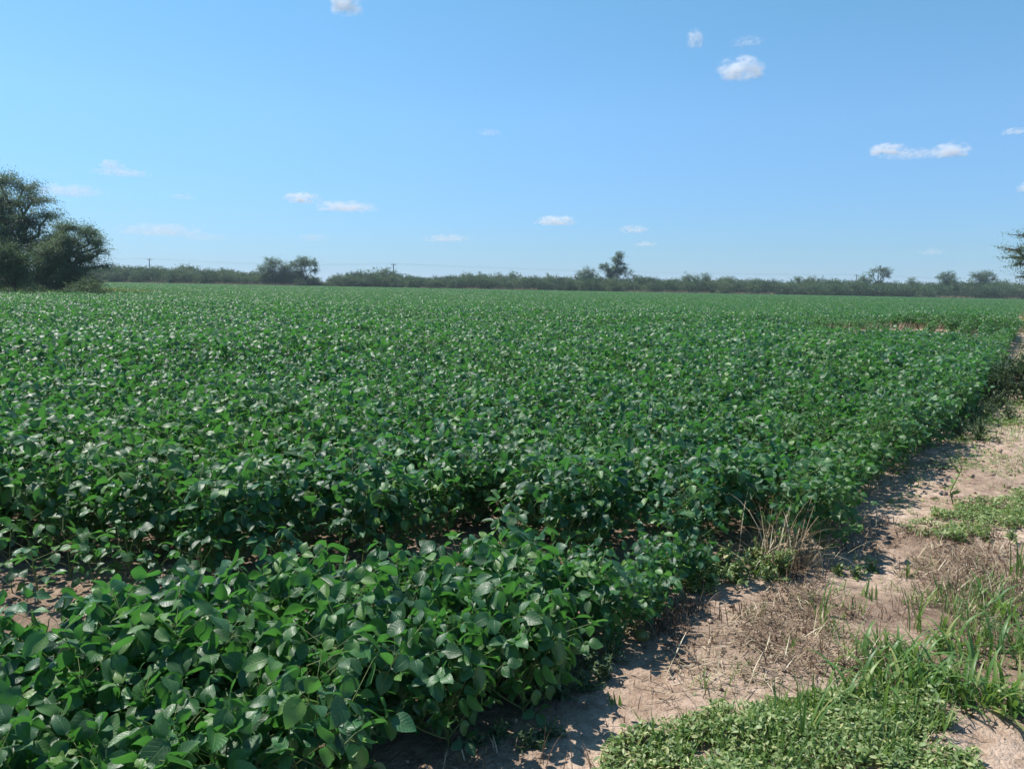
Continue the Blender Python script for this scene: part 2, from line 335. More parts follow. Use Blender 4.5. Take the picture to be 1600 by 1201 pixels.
# ------------------------------------------------------------------ soybean plants
def soy_geometry(h, n_br, T, leafL, spread=1.0, seed=0, dens=1.0, sides=4, tilt=.52):
    rg = np.random.default_rng(seed); stem = MB(); fol = MB()
    nodes_p, nodes_a, nodes_t = [], [], []
    def axis(base, az, lean, L, nn, t0):
        pts = [np.array(base, float)]; d = np.array([math.cos(az) * math.sin(lean), math.sin(az) * math.sin(lean), math.cos(lean)])
        a = rg.random() * 6.28
        for k in range(nn):
            d = unit(d + np.array([rg.normal(0, .06), rg.normal(0, .06), .08])); pts.append(pts[-1] + d * L / nn)
            a += 2.5 + rg.normal(0, .4); nodes_p.append(pts[-1]); nodes_a.append(a); nodes_t.append(t0 + (1 - t0) * (k + 1) / nn)
        add_path(stem, pts, .0045, .002, sides)
    axis((0, 0, -.02), rg.random() * 6.28, rg.random() * .12, h, int(12 * dens), 0)
    for b in range(n_br):
        az = b / max(n_br, 1) * 6.28 + rg.normal(0, .4); z0 = h * rg.uniform(.08, .35)
        axis((0, 0, z0), az, rg.uniform(.35, .75) * spread, (h - z0) * rg.uniform(.6, .95), max(3, int(6 * dens)), z0 / h)
    for b in range(3 if n_br > 3 else 0):                      # low side shoots that skirt the ground
        axis((0, 0, h * .06), b * 2.1 + rg.normal(0, .4), rg.uniform(.75, 1.15), h * rg.uniform(.4, .55), int(5 * dens), .1)
    P = np.array(nodes_p); A = np.array(nodes_a); n = len(P); zt = np.clip(P[:, 2] / h, 0, 1)
    top = zt > .93
    pl = rg.uniform(.10, .2, n) * np.where(top, .45, 1) * (h / .65) ** .5; el = rg.uniform(.25, 1.0, n) + .25 * top
    pd = np.stack([np.cos(A) * np.cos(el), np.sin(A) * np.cos(el), np.sin(el)], -1)
    J = P + pd * pl[:, None]
    J[:, 2] = np.maximum(J[:, 2], .04)
    add_tubes(stem, P, J, .0016, .0013, 3)
    size = leafL * rg.uniform(.72, 1.15, n) * np.where(top, .6, 1) * (.7 + .3 * smooth(.1, .5, zt))
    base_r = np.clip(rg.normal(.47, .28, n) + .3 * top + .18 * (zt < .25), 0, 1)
    for k, off in enumerate((0, 1.25, -1.25)):
        a = A + off + rg.normal(0, .15, n)
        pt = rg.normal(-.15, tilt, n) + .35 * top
        d = np.stack([np.cos(a) * np.cos(pt), np.sin(a) * np.cos(pt), np.sin(pt)], -1)
        nr = unit(np.stack([rg.normal(0, tilt, n), rg.normal(0, tilt, n), np.ones(n)], -1))
        st = J + d * .012 if k else J + unit(pd * [1, 1, .3]) * (size * .28)[:, None]
        if k == 0: add_tubes(stem, J, st, .0012, .001, 3)
        global R
        keep, R = R, rg
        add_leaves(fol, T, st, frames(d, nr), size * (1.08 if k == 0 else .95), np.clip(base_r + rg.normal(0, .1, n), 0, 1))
        R = keep
    return stem, fol

def soy_meshes(nm, k, T, hs, br, L, dens=1.0, seed=0, spread=1.0, tilt=.52):
    out = []
    for i in range(k):
        s, f = soy_geometry(hs[i % len(hs)], br, T, L, seed=seed + i, dens=dens, spread=spread, tilt=tilt)
        out.append((s.mesh(nm + ' stem', M_SOYSTEM), f.mesh(nm + ' foliage', M_SOY)))
    return out
SOY_BIG = soy_meshes('crop soybean', 9, T0, [.62, .68, .60, .65], 5, .076, dens=1.6, seed=100, tilt=.64)
SOY_FRONT = soy_meshes('front soybean', 7, T0, [.46, .54, .40], 5, .090, dens=1.5, seed=200, spread=1.1, tilt=.75)
SOY_THIN = soy_meshes('seedling soybean', 4, T0, [.36, .30, .42], 1, .085, dens=.6, seed=300, spread=.8)

def put_soy(variant, x, y, rz, sc, label, group):
    e = empty('soybean_plant', (x, y, tz(x, y)), rz, sc)
    e.rotation_euler = (R.normal(0, .06), R.normal(0, .06), rz)
    tag(e, label, 'soybean plant', group)
    link('stem', variant[0], e); link('foliage', variant[1], e)
    return e

def front_edge(x):
    return np.interp(x, [-6, -3.2, -2.1, -1.9, -1.2, -1.0, -.75, -.45, -.35, 0, .15, .9, 1.2, 1.9, 2.5], [4.32, 4.32, 4.3, 4.05, 4.05, 4.4, 4.35, 4.35, 4.85, 4.85, 4.3, 4.35, 4.55, 4.62, 4.7])
def in_field(x, y):
    s = x * RN[0] + y * RN[1] - S0
    ok = (s < .25 + .25 * smooth(6.5, 9, y) + .15 * (vnoise(x * .8 + 40, y * .8) - .5)) & (y > front_edge(x)) & (y < 207)
    verge = (((x + 46) / 21.5) ** 2 + ((y - 53) / 10.0) ** 2 < 1)
    return ok & ~verge
def thin(x, y):
    """0..1: how bare the crop is"""
    g1 = gauss(x, y, BX, BY - 1.2, 2.1, 2.8, .1) * 2.2
    g2 = .55 * gauss(x, y, BX + 4.5, BY + 1, 4.5, 1.1, .2)
    return np.clip(g1 + g2 + .5 * fbm(x * .9, y * .9, 2) * (g1 + g2 > .1), 0, 1)
def crop_scale(x, y):
    s = S0 - (x * RN[0] + y * RN[1])
    return (1.03 + (.5 - .3 * smooth(8, 25, y)) * fbm(x * .35 + 7, y * .35, 3)) * (.86 + .14 * smooth(0, .8, s)) * (1 - .45 * thin(x, y))

# candidates on rows
ks = np.arange(0, 62); ts = np.arange(-60, 90, .215)
K, Tt = np.meshgrid(ks, ts, indexing='ij')
Sv = S0 + .30 * smooth(7, 10, Tt) - K * .5 + R.normal(0, .045, K.shape); Tv = Tt + R.normal(0, .06, K.shape)
cx = (Sv * RN[0] + Tv * RD[0]).ravel(); cy = (Sv * RN[1] + Tv * RD[1]).ravel()
ok = in_field(cx, cy) & (cy < 34) & (np.abs(cx) < .74 * cy + 1.2) & (R.random(len(cx)) > .9 * thin(cx, cy) ** .6 * (thin(cx, cy) > .25))
cx, cy = cx[ok], cy[ok]
o_ = np.argsort(np.hypot(cx, cy)); cx, cy = cx[o_], cy[o_]
N_NEAR = 232
edge_s = S0 - (cx * RN[0] + cy * RN[1])
ORD = ['first', 'second', 'third', 'fourth', 'fifth', 'sixth', 'seventh', 'eighth', 'ninth', 'tenth', 'eleventh', 'twelfth', 'thirteenth', 'fourteenth', 'fifteenth', 'sixteenth', 'seventeenth', 'eighteenth', 'nineteenth', 'twentieth']
edge_i = sorted([i for i in range(N_NEAR) if cy[i] < front_edge(cx[i]) + .28], key=lambda i: cx[i] / cy[i])
outer_i = sorted([i for i in range(N_NEAR) if i not in edge_i and edge_s[i] < .45], key=lambda i: cy[i])
for i in range(N_NEAR):
    x, y = cx[i], cy[i]
    if y < front_edge(x) + .28: lab, grp = '%s soybean plant from the left along the near edge of the dense crop' % ORD[edge_i.index(i)], 'soybean plants along the near edge of the dense crop'
    elif edge_s[i] < .45: lab, grp = '%s soybean plant back from the crop corner, beside the track' % ORD[outer_i.index(i)], 'soybean plants in the outer row beside the track'
    else: lab, grp = 'tall dark green soybean plant inside the dense crop behind its near edge', 'soybean plants inside the dense crop'
    put_soy(SOY_BIG[R.integers(len(SOY_BIG))], x, y, R.random() * 6.28, float(crop_scale(x, y)) * R.uniform(.9, 1.1), lab, grp)

# front row
def inside(poly, x, y):
    c = False; n = len(poly)
    for i in range(n):
        (x1, y1), (x2, y2) = poly[i], poly[(i + 1) % n]
        if (y1 > y) != (y2 > y) and x < (x2 - x1) * (y - y1) / (y2 - y1) + x1: c = not c
    return c
FP = [(-2.3, 1.75), (-2.7, 2.72), (-1.9, 2.8), (-1.35, 3.0), (-.9, 3.25), (-.1, 3.65), (.6, 4.0), (1.05, 4.15), (.74, 3.75), (.36, 3.2), (.16, 2.88), (-.12, 2.6), (-.48, 2.38), (-.66, 1.98), (-.9, 1.75)]
pts = []
for _ in range(4000):
    x, y = R.uniform(-2.8, 1.1), R.uniform(1.7, 4.25)
    if inside(FP, x, y) and all((x - a) ** 2 + (y - b) ** 2 > .2 ** 2 for a, b in pts): pts.append((x, y))
def zone(x, y):
    if x / y < -.52: return 'large leaved soybean plant of the nearest row, by the left photo edge', 'nearest row soybeans by the left edge'
    if x / y < -.3: return 'large leaved soybean plant in the left third of the nearest row', 'nearest row soybeans in the left third'
    if y < 3.0: return 'large leaved soybean plant on the camera side of the nearest row, over the sand', 'nearest row soybeans over the sand'
    return 'large leaved soybean plant on the far side of the nearest row, before the dark gap', 'nearest row soybeans before the dark gap'
tip_i = sorted([p for p in pts if p[0] > .1])
for x, y in pts:
    e = smooth(-.2, .9, x)
    light = x > .1
    put_soy(SOY_FRONT[R.integers(7)], x, y, R.random() * 6.28, R.uniform(.74, 1.02) * (1 - .33 * e) * (.93 if x / y < -.55 else 1),
            'low soybean plant, %s from the left at the nearest row right end' % ORD[tip_i.index((x, y))] if light else zone(x, y)[0],
            'soybean plants at the right end of the nearest row' if light else zone(x, y)[1])
for k, (px, py, sc, v, lab) in enumerate([(60, 945, .95, 0, 'spindly yellow green soybean seedling standing alone farthest left in the soil gap'),
        (148, 925, .8, 1, 'short thin soybean seedling in the soil gap, second from the left edge'),
        (208, 922, .85, 2, 'pale thin soybean seedling in the soil gap, third from the left edge'),
        (282, 898, .8, 3, 'small sparse soybean seedling in the shade before the dense crop, fourth from the left edge'),
        (385, 950, .75, 0, 'small yellow green soybean seedling on bare soil just behind the nearest row'),
        (345, 905, .9, 1, 'bushy little soybean seedling between the soil gap and the light green clump'),
        (565, 885, 1.25, 2, 'upright soybean plant standing forward of the dense crop over dark shade'),
        (530, 880, 1.1, 3, 'soybean plant leaning left of the upright one before the dense crop'),
        (20, 925, .8, 2, 'low seedling at the very left edge of the soil gap'), (110, 905, .95, 3, 'shaded seedling against the crop between the first two seedlings'),
        (245, 925, .7, 1, 'tiny seedling in the middle of the soil gap'), (320, 935, .8, 2, 'small seedling right of the tiny one in the soil gap'),
        (430, 915, 1.0, 1, 'seedling just behind the highest leaves of the nearest row'), (180, 895, 1.0, 0, 'dark seedling close against the crop left of centre of the gap'),
        (790, 868, 1.2, 0, 'light green soybean plant jutting out from the middle of the crop edge')]):
    q = ground_at(px, py); put_soy(SOY_THIN[v], q[0], q[1], R.random() * 6.28, sc, lab, 'soybean seedlings standing in the soil gap')

# ---- the rest of the crop: one uncountable mass, instanced
def scatter(name, meshes, px, py, pz, rz, sc, tilt=.06):
    col = bpy.data.collections.new(name + ' kinds')
    for k, m in enumerate(meshes):
        o = bpy.data.objects.new('%s kind' % name, m); col.objects.link(o)
    me = bpy.data.meshes.new(name); n = len(px)
    me.vertices.add(n); me.vertices.foreach_set('co', np.stack([px, py, pz], -1).astype(np.float32).ravel())
    a = me.attributes.new('rot', 'FLOAT_VECTOR', 'POINT'); a.data.foreach_set('vector', np.stack([R.normal(0, tilt, n), R.normal(0, tilt, n), rz], -1).astype(np.float32).ravel())
    a = me.attributes.new('scl', 'FLOAT', 'POINT'); a.data.foreach_set('value', np.asarray(sc, np.float32))
    a = me.attributes.new('vid', 'INT', 'POINT'); a.data.foreach_set('value', R.integers(0, len(meshes), n).astype(np.int32))
    ob = link(name, me)
    g = bpy.data.node_groups.new(name + ' nodes', 'GeometryNodeTree')
    g.interface.new_socket('Geometry', in_out='INPUT', socket_type='NodeSocketGeometry'); g.interface.new_socket('Geometry', in_out='OUTPUT', socket_type='NodeSocketGeometry')
    gi = g.nodes.new('NodeGroupInput'); go = g.nodes.new('NodeGroupOutput'); ip = g.nodes.new('GeometryNodeInstanceOnPoints')
    ci = g.nodes.new('GeometryNodeCollectionInfo'); ci.inputs['Collection'].default_value = col
    ci.inputs['Separate Children'].default_value = True; ci.inputs['Reset Children'].default_value = True
    def na(nm, t):
        x = g.nodes.new('GeometryNodeInputNamedAttribute'); x.data_type = t; x.inputs['Name'].default_value = nm
        return [s for s in x.outputs if s.enabled and s.name == 'Attribute'][0]
    ip.inputs['Pick Instance'].default_value = True
    er = g.nodes.new('FunctionNodeEulerToRotation')
    g.links.new(gi.outputs[0], ip.inputs['Points']); g.links.new(ci.outputs[0], ip.inputs['Instance'])
    g.links.new(na('vid', 'INT'), ip.inputs['Instance Index']); g.links.new(na('rot', 'FLOAT_VECTOR'), er.inputs[0]); g.links.new(er.outputs[0], ip.inputs['Rotation'])
    g.links.new(na('scl', 'FLOAT'), ip.inputs['Scale']); g.links.new(ip.outputs[0], go.inputs[0])
    md = ob.modifiers.new('scatter', 'NODES'); md.node_group = g
    return ob
def joined(parts, name):
    """one mesh from a stem and a foliage collector"""
    s, f = parts; mb = MB()
    for src, mi in ((f, 0), (s, 1)):
        for v, q, uv, r in zip(src.v, [x for x in src.f], src.uv, src.r): pass
        off = mb.n
        mb.v += src.v; mb.f += [q + off for q in src.f]; mb.uv += src.uv; mb.r += src.r; mb.mi += [np.full(len(q), mi, np.int32) for q in src.f]; mb.n += src.n
    return mb.mesh(name, [M_SOY, M_SOYSTEM])
near_kinds = [joined(soy_geometry([.62, .68, .6, .65][i % 4], 5, T0, .076, seed=100 + i, dens=1.6, tilt=.64), 'crop plant') for i in range(7)]
mid_kinds = [joined(soy_geometry([.62, .68, .6, .65][i % 4], 5, T1, .076, seed=500 + i, sides=3, dens=1.55, tilt=.64), 'crop plant') for i in range(9)]
x, y = cx[N_NEAR:], cy[N_NEAR:]; d = np.hypot(x, y)
LAB = 'dense dark green soybean canopy stretching back to the scrub line'
for kinds, sel, nm in ((near_kinds, d < 12, 'soybean_canopy'), (mid_kinds, d >= 12, 'distant_soybean_canopy')):
    xx, yy = x[sel], y[sel]; n = len(xx)
    ob = scatter(nm, kinds, xx, yy, terrain(xx, yy), R.random(n) * 6.28, crop_scale(xx, yy) * R.uniform(.88, 1.12, n))
    tag(ob, 'dense soybean canopy just behind the nearest plants' if nm == 'soybean_canopy' else 'soybean canopy in the middle distance around the bare hump', 'crop', kind='stuff')
def patch(seed, S=2.3, n=1450):
    rg = np.random.default_rng(seed); fol = MB()
    px = rg.uniform(-S / 2, S / 2, n); py = rg.uniform(-S / 2, S / 2, n)
    hh = .58 + .09 * vnoise(px * 1.7 + seed * 3, py * 1.7) + .08 * vnoise(px * 5, py * 5 + seed)
    pz = hh - .26 * rg.random(n) ** 1.8
    a = rg.random(n) * 6.28; pt = rg.normal(-.1, .55, n)
    dd = np.stack([np.cos(a) * np.cos(pt), np.sin(a) * np.cos(pt), np.sin(pt)], -1)
    nr = unit(np.stack([rg.normal(0, .52, n), rg.normal(0, .52, n), np.ones(n)], -1))
    add_leaves(fol, T2, np.stack([px, py, pz], -1), frames(dd, nr), rg.uniform(.06, .095, n), np.clip(rg.normal(.45, .22, n), 0, 1))
    return fol.mesh('canopy patch', [M_SOY])
far_kinds = [patch(s) for s in range(900, 912)]
gxx, gyy = np.meshgrid(np.arange(-160, 160, 1.85), np.arange(34, 207, 1.85), indexing='ij'); xx = gxx.ravel() + R.normal(0, .2, gxx.size); yy = gyy.ravel() + R.normal(0, .2, gxx.size)
ok = in_field(xx, yy) & (xx * RN[0] + yy * RN[1] - S0 < -.75) & (np.abs(xx) < .72 * yy + 3) & (R.random(len(xx)) > thin(xx, yy)); xx, yy = xx[ok], yy[ok]; n = len(xx)
ob = scatter('far_soybean_canopy', far_kinds, xx, yy, terrain(xx, yy), R.random(n) * 6.28, .98 + .12 * fbm(xx * .2, yy * .2, 3) , .02)
tag(ob, 'far soybean canopy blending into smooth green before the scrub line', 'crop', kind='stuff')

# ------------------------------------------------------------------ trees and bushes
def lobed_crown(mb, lobes, rg, n_clump, k_leaf, leaf, clump_r, flat=.6, T=SMALL, shell=.45, upb=.2, br=None, trunk_top=None, twig=.03):
    vol = np.array([l[3] * l[4] * l[5] for l in lobes]) ** .75; pick = rg.choice(len(lobes), n_clump, p=vol / vol.sum())
    C = np.array([l[:3] for l in lobes])[pick]; Rr = np.array([l[3:6] for l in lobes])[pick]
    u = unit(rg.normal(0, 1, (n_clump, 3))); rad = (shell + (1 - shell) * rg.random((n_clump, 1)) ** .6)
    c = C + u * Rr * rad * (1 + .10 * rg.normal(0, 1, (n_clump, 1)) * (rg.random((n_clump, 1)) < .3))
    if br is not None: add_tubes(br, C + (c - C) * .15, c, twig, twig * .3, 3)
    n = n_clump * k_leaf; cc = np.repeat(c, k_leaf, 0); out = np.repeat(unit(c - C), k_leaf, 0)
    off = rg.normal(0, 1, (n, 3)) * clump_r * [1, 1, flat]
    cs = np.repeat(rg.uniform(.7, 1.35, n_clump), k_leaf)[:, None]
    ax = np.repeat(unit(u + rg.normal(0, .35, (n_clump, 3)) + [0, 0, upb]), k_leaf, 0)
    t_ = rg.normal(0, 1, (n, 1))
    p = cc + off * cs * .62 + ax * t_ * clump_r * 1.25 * cs - [0, 0, 1] * (np.maximum(t_, 0) ** 2) * clump_r * .16
    d = unit(ax + rg.normal(0, .6, (n, 3))); nr = unit(rg.normal(0, .7, (n, 3)) + [0, 0, 1])
    add_leaves(mb, T, p, frames(d, nr), leaf * rg.uniform(.6, 1.4, n), np.clip(np.repeat(rg.normal(.5, .2, n_clump), k_leaf) + rg.normal(0, .15, n), 0, 1))
def limb(br, a, b, r0, r1, rg, seg=5, wob=.08):
    a = np.array(a, float); b = np.array(b, float); L = np.linalg.norm(b - a); t = np.linspace(0, 1, seg + 1)[:, None]
    p = a + (b - a) * t; p[1:-1] += rg.normal(0, wob * L, (seg - 1, 3)) * [1, 1, .4]; p[:, 2] += np.sin(t[:, 0] * 3.14) * L * .06
    add_path(br, p, r0, r1, 6); return p
def tree(name, x, y, lobes, label, cat='tree', group=None, mat=None, n_clump=500, k_leaf=36, leaf=.16, clump_r=.35, trunk_r=.22, fork=1.3, seed=1, shell=.45, flat=.6, rz=0, ntr=1):
    rg = np.random.default_rng(seed); e = empty(name, (x, y, tz(x, y)), rz); tag(e, label, cat, group)
    br = MB(); cr_ = MB()
    for q in range(ntr):
        bx = (q - (ntr - 1) / 2) * .9
        top = np.array([bx * 1.6 + rg.normal(0, .15), rg.normal(0, .15), fork]); limb(br, (bx, 0, -.15), top, trunk_r, trunk_r * .75, rg, 4, .04)
        for l in lobes[q::ntr]:
            limb(br, top, l[:3], trunk_r * .55, .05, rg)
    lobed_crown(cr_, lobes, rg, n_clump, k_leaf, leaf, clump_r, flat, br=br, shell=shell)
    link('trunk', br.mesh(name + ' trunk', M_BARK), e); link('crown', cr_.mesh(name + ' crown', mat or M_TREE), e)
    return e

# left cluster, 52 m away: lobes given as (picture x, picture y, radius m) turned into real places round the trunk
def lobes_from(px0, Yd, items, x0):
    out = []
    for (px, py, r, *dz) in items:
        out.append((bearing(px, Yd) - x0, dz[0] if dz else 0.0, height_at(px, py, Yd) - tz(x0, Yd), r, r * (dz[1] if len(dz) > 1 else 1), r * (dz[2] if len(dz) > 2 else .75)))
    return out
Y0 = 54; x0 = bearing(18, Y0)
tree('mesquite_tree', x0, Y0, lobes_from(18, Y0, [(8, 283, 1.1, 0, 1, .5), (38, 292, 1.0, .6, 1, .5), (62, 312, 1.0, 0, 1, .45), (30, 318, 1.5, -1, 1, .45), (78, 338, .8, .3, 1, .4), (60, 346, 1.3, -1, 1, .45), (10, 345, 1.9, -1, 1, .5), (40, 375, 1.8, -1.5, 1, .5), (-15, 380, 2.2), (-40, 320, 2.0, 1), (20, 410, 1.7, -2, 1, .6), (-60, 390, 2.2), (66, 405, 1.2, 1, 1, .6), (84, 368, 1.0, .6, 1, .55), (70, 385, 1.3, 0, 1, .6), (30, 435, 1.5, 0, 1, .6), (70, 432, 1.2, .5, 1, .6)], x0),
     'tall dark broad crowned tree at the left edge of the photo', n_clump=1700, k_leaf=80, leaf=.10, clump_r=.28, trunk_r=.3, fork=1.6, seed=21, flat=.5)
Y1 = 52; x1 = bearing(105, Y1)
tree('mesquite_tree', x1, Y1, lobes_from(105, Y1, [(108, 356, .75, 0, 1, .4), (132, 362, .8, .4, 1, .4), (148, 378, .8, .2, 1, .38), (120, 378, 1.1, -.6, 1, .4), (160, 392, .5, 0, 1, .35), (142, 402, .9, -.3, 1, .4), (100, 396, 1.3, -.8, 1, .5), (158, 416, .55, .5, 1, .35), (128, 420, 1.1, -1, 1, .5), (95, 428, 1.1), (82, 378, .7, .6), (78, 400, 1.0, .5), (72, 428, 1.1, .3), (85, 442, .9, -.6, 1, .6), (120, 440, .9, -.6, 1, .6), (148, 440, .6, 0, 1, .5)], x1),
     'rounded dark tree right of the tall tree, with feathery branches reaching right', n_clump=1000, k_leaf=76, leaf=.09, clump_r=.23, trunk_r=.2, fork=1.0, seed=22, flat=.5)
Y2 = 46; x2 = bearing(20, Y2)
tree('young_tree', x2, Y2, lobes_from(20, Y2, [(15, 395, .8), (35, 410, .7), (0, 415, .9), (30, 430, .6)], x2), 'small lighter green tree in front of the tall tree at the left edge',
     n_clump=260, k_leaf=50, leaf=.10, clump_r=.22, trunk_r=.08, fork=.8, seed=23, mat=M_SCRUB)
# right-edge feathery tree, mostly outside the frame
Y3 = 40; x3 = bearing(1690, Y3)
tree('feathery_tree', x3, Y3, lobes_from(1690, Y3, [(1640, 365, 1.0, 0, 1, .4), (1590, 368, .6, 0, 1, .3), (1580, 390, .75, 0, 1, .28), (1605, 402, .8, .3, 1, .35), (1590, 412, .6, 0, 1, .25), (1600, 432, .5, 0, 1, .25), (1660, 360, 1.2), (1720, 380, 1.8), (1700, 340, 1.4), (1650, 430, 1.0), (1780, 400, 1.6)], x3),
     'feathery branched tree reaching in at the right edge of the photo', n_clump=1000, k_leaf=60, leaf=.07, clump_r=.19, trunk_r=.2, fork=1.5, seed=24, flat=.28, shell=.3, mat=M_TREE)

# far feature trees behind the scrub line
FARY = 222
def far_tree(name, pxs, label, seed, Yd=FARY, mat=None, n_clump=170, leaf=.24, clump_r=.36, shell=.35, trunk_r=.22, fork=2.2, x=None, group=None, k=30, ntr=1):
    xc = bearing(x if x else float(np.mean([p[0] for p in pxs])), Yd)
    return tree(name, xc, Yd, lobes_from(0, Yd, pxs, xc), label, mat=mat, n_clump=n_clump, k_leaf=k, leaf=leaf, clump_r=clump_r, trunk_r=trunk_r, fork=fork, seed=seed, shell=shell, group=group, ntr=ntr)
far_tree('spreading_tree', [(428, 411, 2.6, 0, 1, .55), (412, 419, 1.6, 0, 1, .6), (448, 420, 2.0, 0, 1, .8), (440, 430, 2.6), (415, 432, 2.0), (425, 425, 2.2)], 'wide flat topped dark tree rising above the scrub, left one of a touching pair', 31, Yd=212, n_clump=520)
far_tree('spreading_tree', [(475, 409, 2.4, 0, 1, .6), (462, 414, 1.6), (490, 411, 1.4), (492, 422, 1.2), (470, 425, 1.8), (490, 437, 1.2), (465, 433, 2.2)], 'flat topped dark tree, right one of a touching pair above the scrub', 32, Yd=213, n_clump=430, fork=2.5)
far_tree('scrub_tree', [(603, 422, 1.6, 0, 1, .7), (612, 427, 1.5), (596, 427, 1.3)], 'small domed tree just left of the middle utility pole', 33, n_clump=70)
far_tree('scrub_tree', [(917, 424, 2.0, 0, 1, .7), (908, 428, 1.4), (925, 428, 1.4), (917, 433, 1.6)], 'round topped tree left of the tall slender tree', 34, n_clump=120)
far_tree('eucalyptus_tree', [(966, 399, 1.3, 0, 1, .8), (961, 406, 1.3), (967, 412, 1.3), (962, 420, 1.6), (944, 414, 1.2), (938, 417, .9), (949, 422, 1.5), (970, 424, 1.4), (957, 430, 2.0), (975, 418, .9)], 'tallest tree of the far line, slender with a ragged forked crown', 35, n_clump=420, clump_r=.3, leaf=.25, x=959, fork=3.2, shell=.2)
far_tree('bare_tree', [(983, 426, 1.3, 0, 1, .8), (976, 430, .9), (990, 430, .9)], 'thin sparse tree at the right foot of the tall slender tree', 36, n_clump=34, leaf=.22, k=22)
far_tree('scrub_tree', [(1075, 434, 1.9, 0, 1, .7), (1086, 437, 1.5)], 'low rounded tree right of the tallest tree, left of two neighbouring domes', 37, n_clump=80)
far_tree('scrub_tree', [(1102, 434, 1.5, 0, 1, .8)], 'small dark domed tree right of the tallest tree, right of two neighbouring domes', 38, n_clump=55)
far_tree('scrub_tree', [(1247, 436, 1.4, 0, 1, .45)], 'small flat topped tree left of the right utility pole', 39, n_clump=34)
far_tree('scrub_tree', [(1348, 437, 1.8, 0, 1, .7), (1357, 439, 1.3)], 'dark dome shaped tree just right of the right utility pole', 40, n_clump=80)
far_tree('spreading_tree', [(1362, 425, 1.4, 0, 1, .5), (1372, 421, 1.6, 0, 1, .5), (1383, 423, 1.4, 0, 1, .6), (1386, 430, 1.0), (1377, 430, 1.0), (1360, 431, .8)], 'open crowned tree with bare forking limbs by the right utility pole', 41, n_clump=110, x=1372, fork=3.6, clump_r=.3, leaf=.24, trunk_r=.28, shell=.5)
far_tree('scrub_tree', [(1424, 440, 1.2, 0, 1, .8)], 'tiny domed tree midway between the open crowned tree and the right hand pair', 42, n_clump=34)
far_tree('spreading_tree', [(1479, 430, 2.0, 0, 1, .55), (1469, 434, 1.2), (1487, 434, 1.4), (1477, 438, 1.6)], 'umbrella crowned tree, left of the two at the right end of the line', 43, n_clump=130)
far_tree('spreading_tree', [(1525, 431, 1.8, 0, 1, .6), (1540, 430, 2.0, 0, 1, .6), (1551, 435, 1.2), (1534, 437, 2.0)], 'wide umbrella crowned tree, right of the two at the right end of the line', 44, n_clump=190, fork=3)

# bushes
def bush_mesh(seed, mat, w=2.6, h=2.6, n=270, leaf=.17, k=26, cr_r=.2):
    rg = np.random.default_rng(seed); mb = MB()
    lobes = [(0, 0, h * .40, w * .6, w * .55, h * .40)] + [(rg.uniform(-w, w) * .6, rg.uniform(-.5, .5) * w, h * rg.uniform(.3, .62), w * rg.uniform(.3, .55), w * .4, h * rg.uniform(.28, .42)) for _ in range(6)]
    lobed_crown(mb, lobes, rg, n, k, leaf, cr_r, .6, shell=.75)
    return mb.mesh('bush', mat)
def bush_stems(seed, h, mat=M_BARK):
    rg = np.random.default_rng(seed); br = MB()
    for k in range(6):
        a = rg.random() * 6.28; limb(br, (0, 0, -.1), (math.cos(a) * h * .5, math.sin(a) * h * .4, h * rg.uniform(.5, .8)), .07, .02, rg, 4)
    return br.mesh('bush stems', mat)
BUSH = [(bush_mesh(60 + k, [M_SCRUB, M_SCRUB2, M_SCRUB3][k % 3]), bush_stems(80 + k, 2.6)) for k in range(9)]
bl = {0: ('mid green rounded bush in the far scrub line', 'mid green bushes of the scrub line'), 1: ('pale olive bush in the far scrub line', 'pale olive bushes of the scrub line'), 2: ('dark rounded bush at the foot of the far scrub line', 'dark bushes at the foot of the scrub line')}
def top_px(px):   # outline of the scrub line in the photograph
    return np.interp(px, [100, 165, 185, 215, 230, 260, 300, 330, 360, 400, 450, 497, 505, 520, 530, 560, 600, 640, 700, 760, 800, 850, 900, 1000, 1060, 1100, 1180, 1250, 1350, 1420, 1470, 1550, 1620, 1700],
                     [420, 418, 417, 413, 414, 418, 415, 419, 421, 423, 424, 432, 439, 438, 426, 423, 424, 429, 430, 426, 430, 430, 431, 433, 434, 433, 435, 437, 438, 440, 440, 440, 441, 441])
px = 150.0; k = 0
while px < 1660:
    Yb = R.uniform(209, 214); kind = R.integers(3) if R.random() < .6 else (0 if R.random() < .5 else 2); v = BUSH[kind + 3 * R.integers(3)]
    hb = (height_at(px, float(top_px(px)), Yb)) * (R.uniform(.5, .72) if kind == 2 else R.uniform(.62, .95))
    hb = max(hb, 1.3); sc = hb / 2.6 * 1.05
    e = empty('bush', (bearing(px, Yb), Yb - (1.5 if kind == 2 else 0), tz(bearing(px, Yb), Yb)), R.random() * 6.28, 1)
    e.scale = (sc * R.uniform(.75, 1.1), sc * R.uniform(.8, 1.1), sc)
    tag(e, bl[kind][0], 'bush', bl[kind][1]); link('foliage', v[0], e); link('stems', v[1], e)
    px += sc * R.uniform(9, 24); k += 1
# the wood behind: one mass
xs, ys, ss = [], [], []
for layer, (Yl, f) in enumerate([(217, .88), (222, .95), (229, 1.0), (238, 1.02)]):
    p = 120.0
    while p < 1720:
        hb = height_at(p, float(top_px(p)) + R.normal(0, 1.3), Yl) * f
        if not (497 < p < 527): hb *= R.uniform(.66, 1.14)
        xs.append(bearing(p, Yl)); ys.append(Yl + R.normal(0, 1)); ss.append(max(hb, 1) / 2.75); p += 9 + 12 * R.random()
n = len(xs); xs, ys, ss = map(np.array, (xs, ys, ss))
tag(scatter('thicket', [b[0] for b in BUSH], xs, ys, terrain(xs, ys), R.random(n) * 6.28, ss, .02), 'unbroken thicket of grey green scrub along the far edge of the field', 'thicket', kind='stuff')

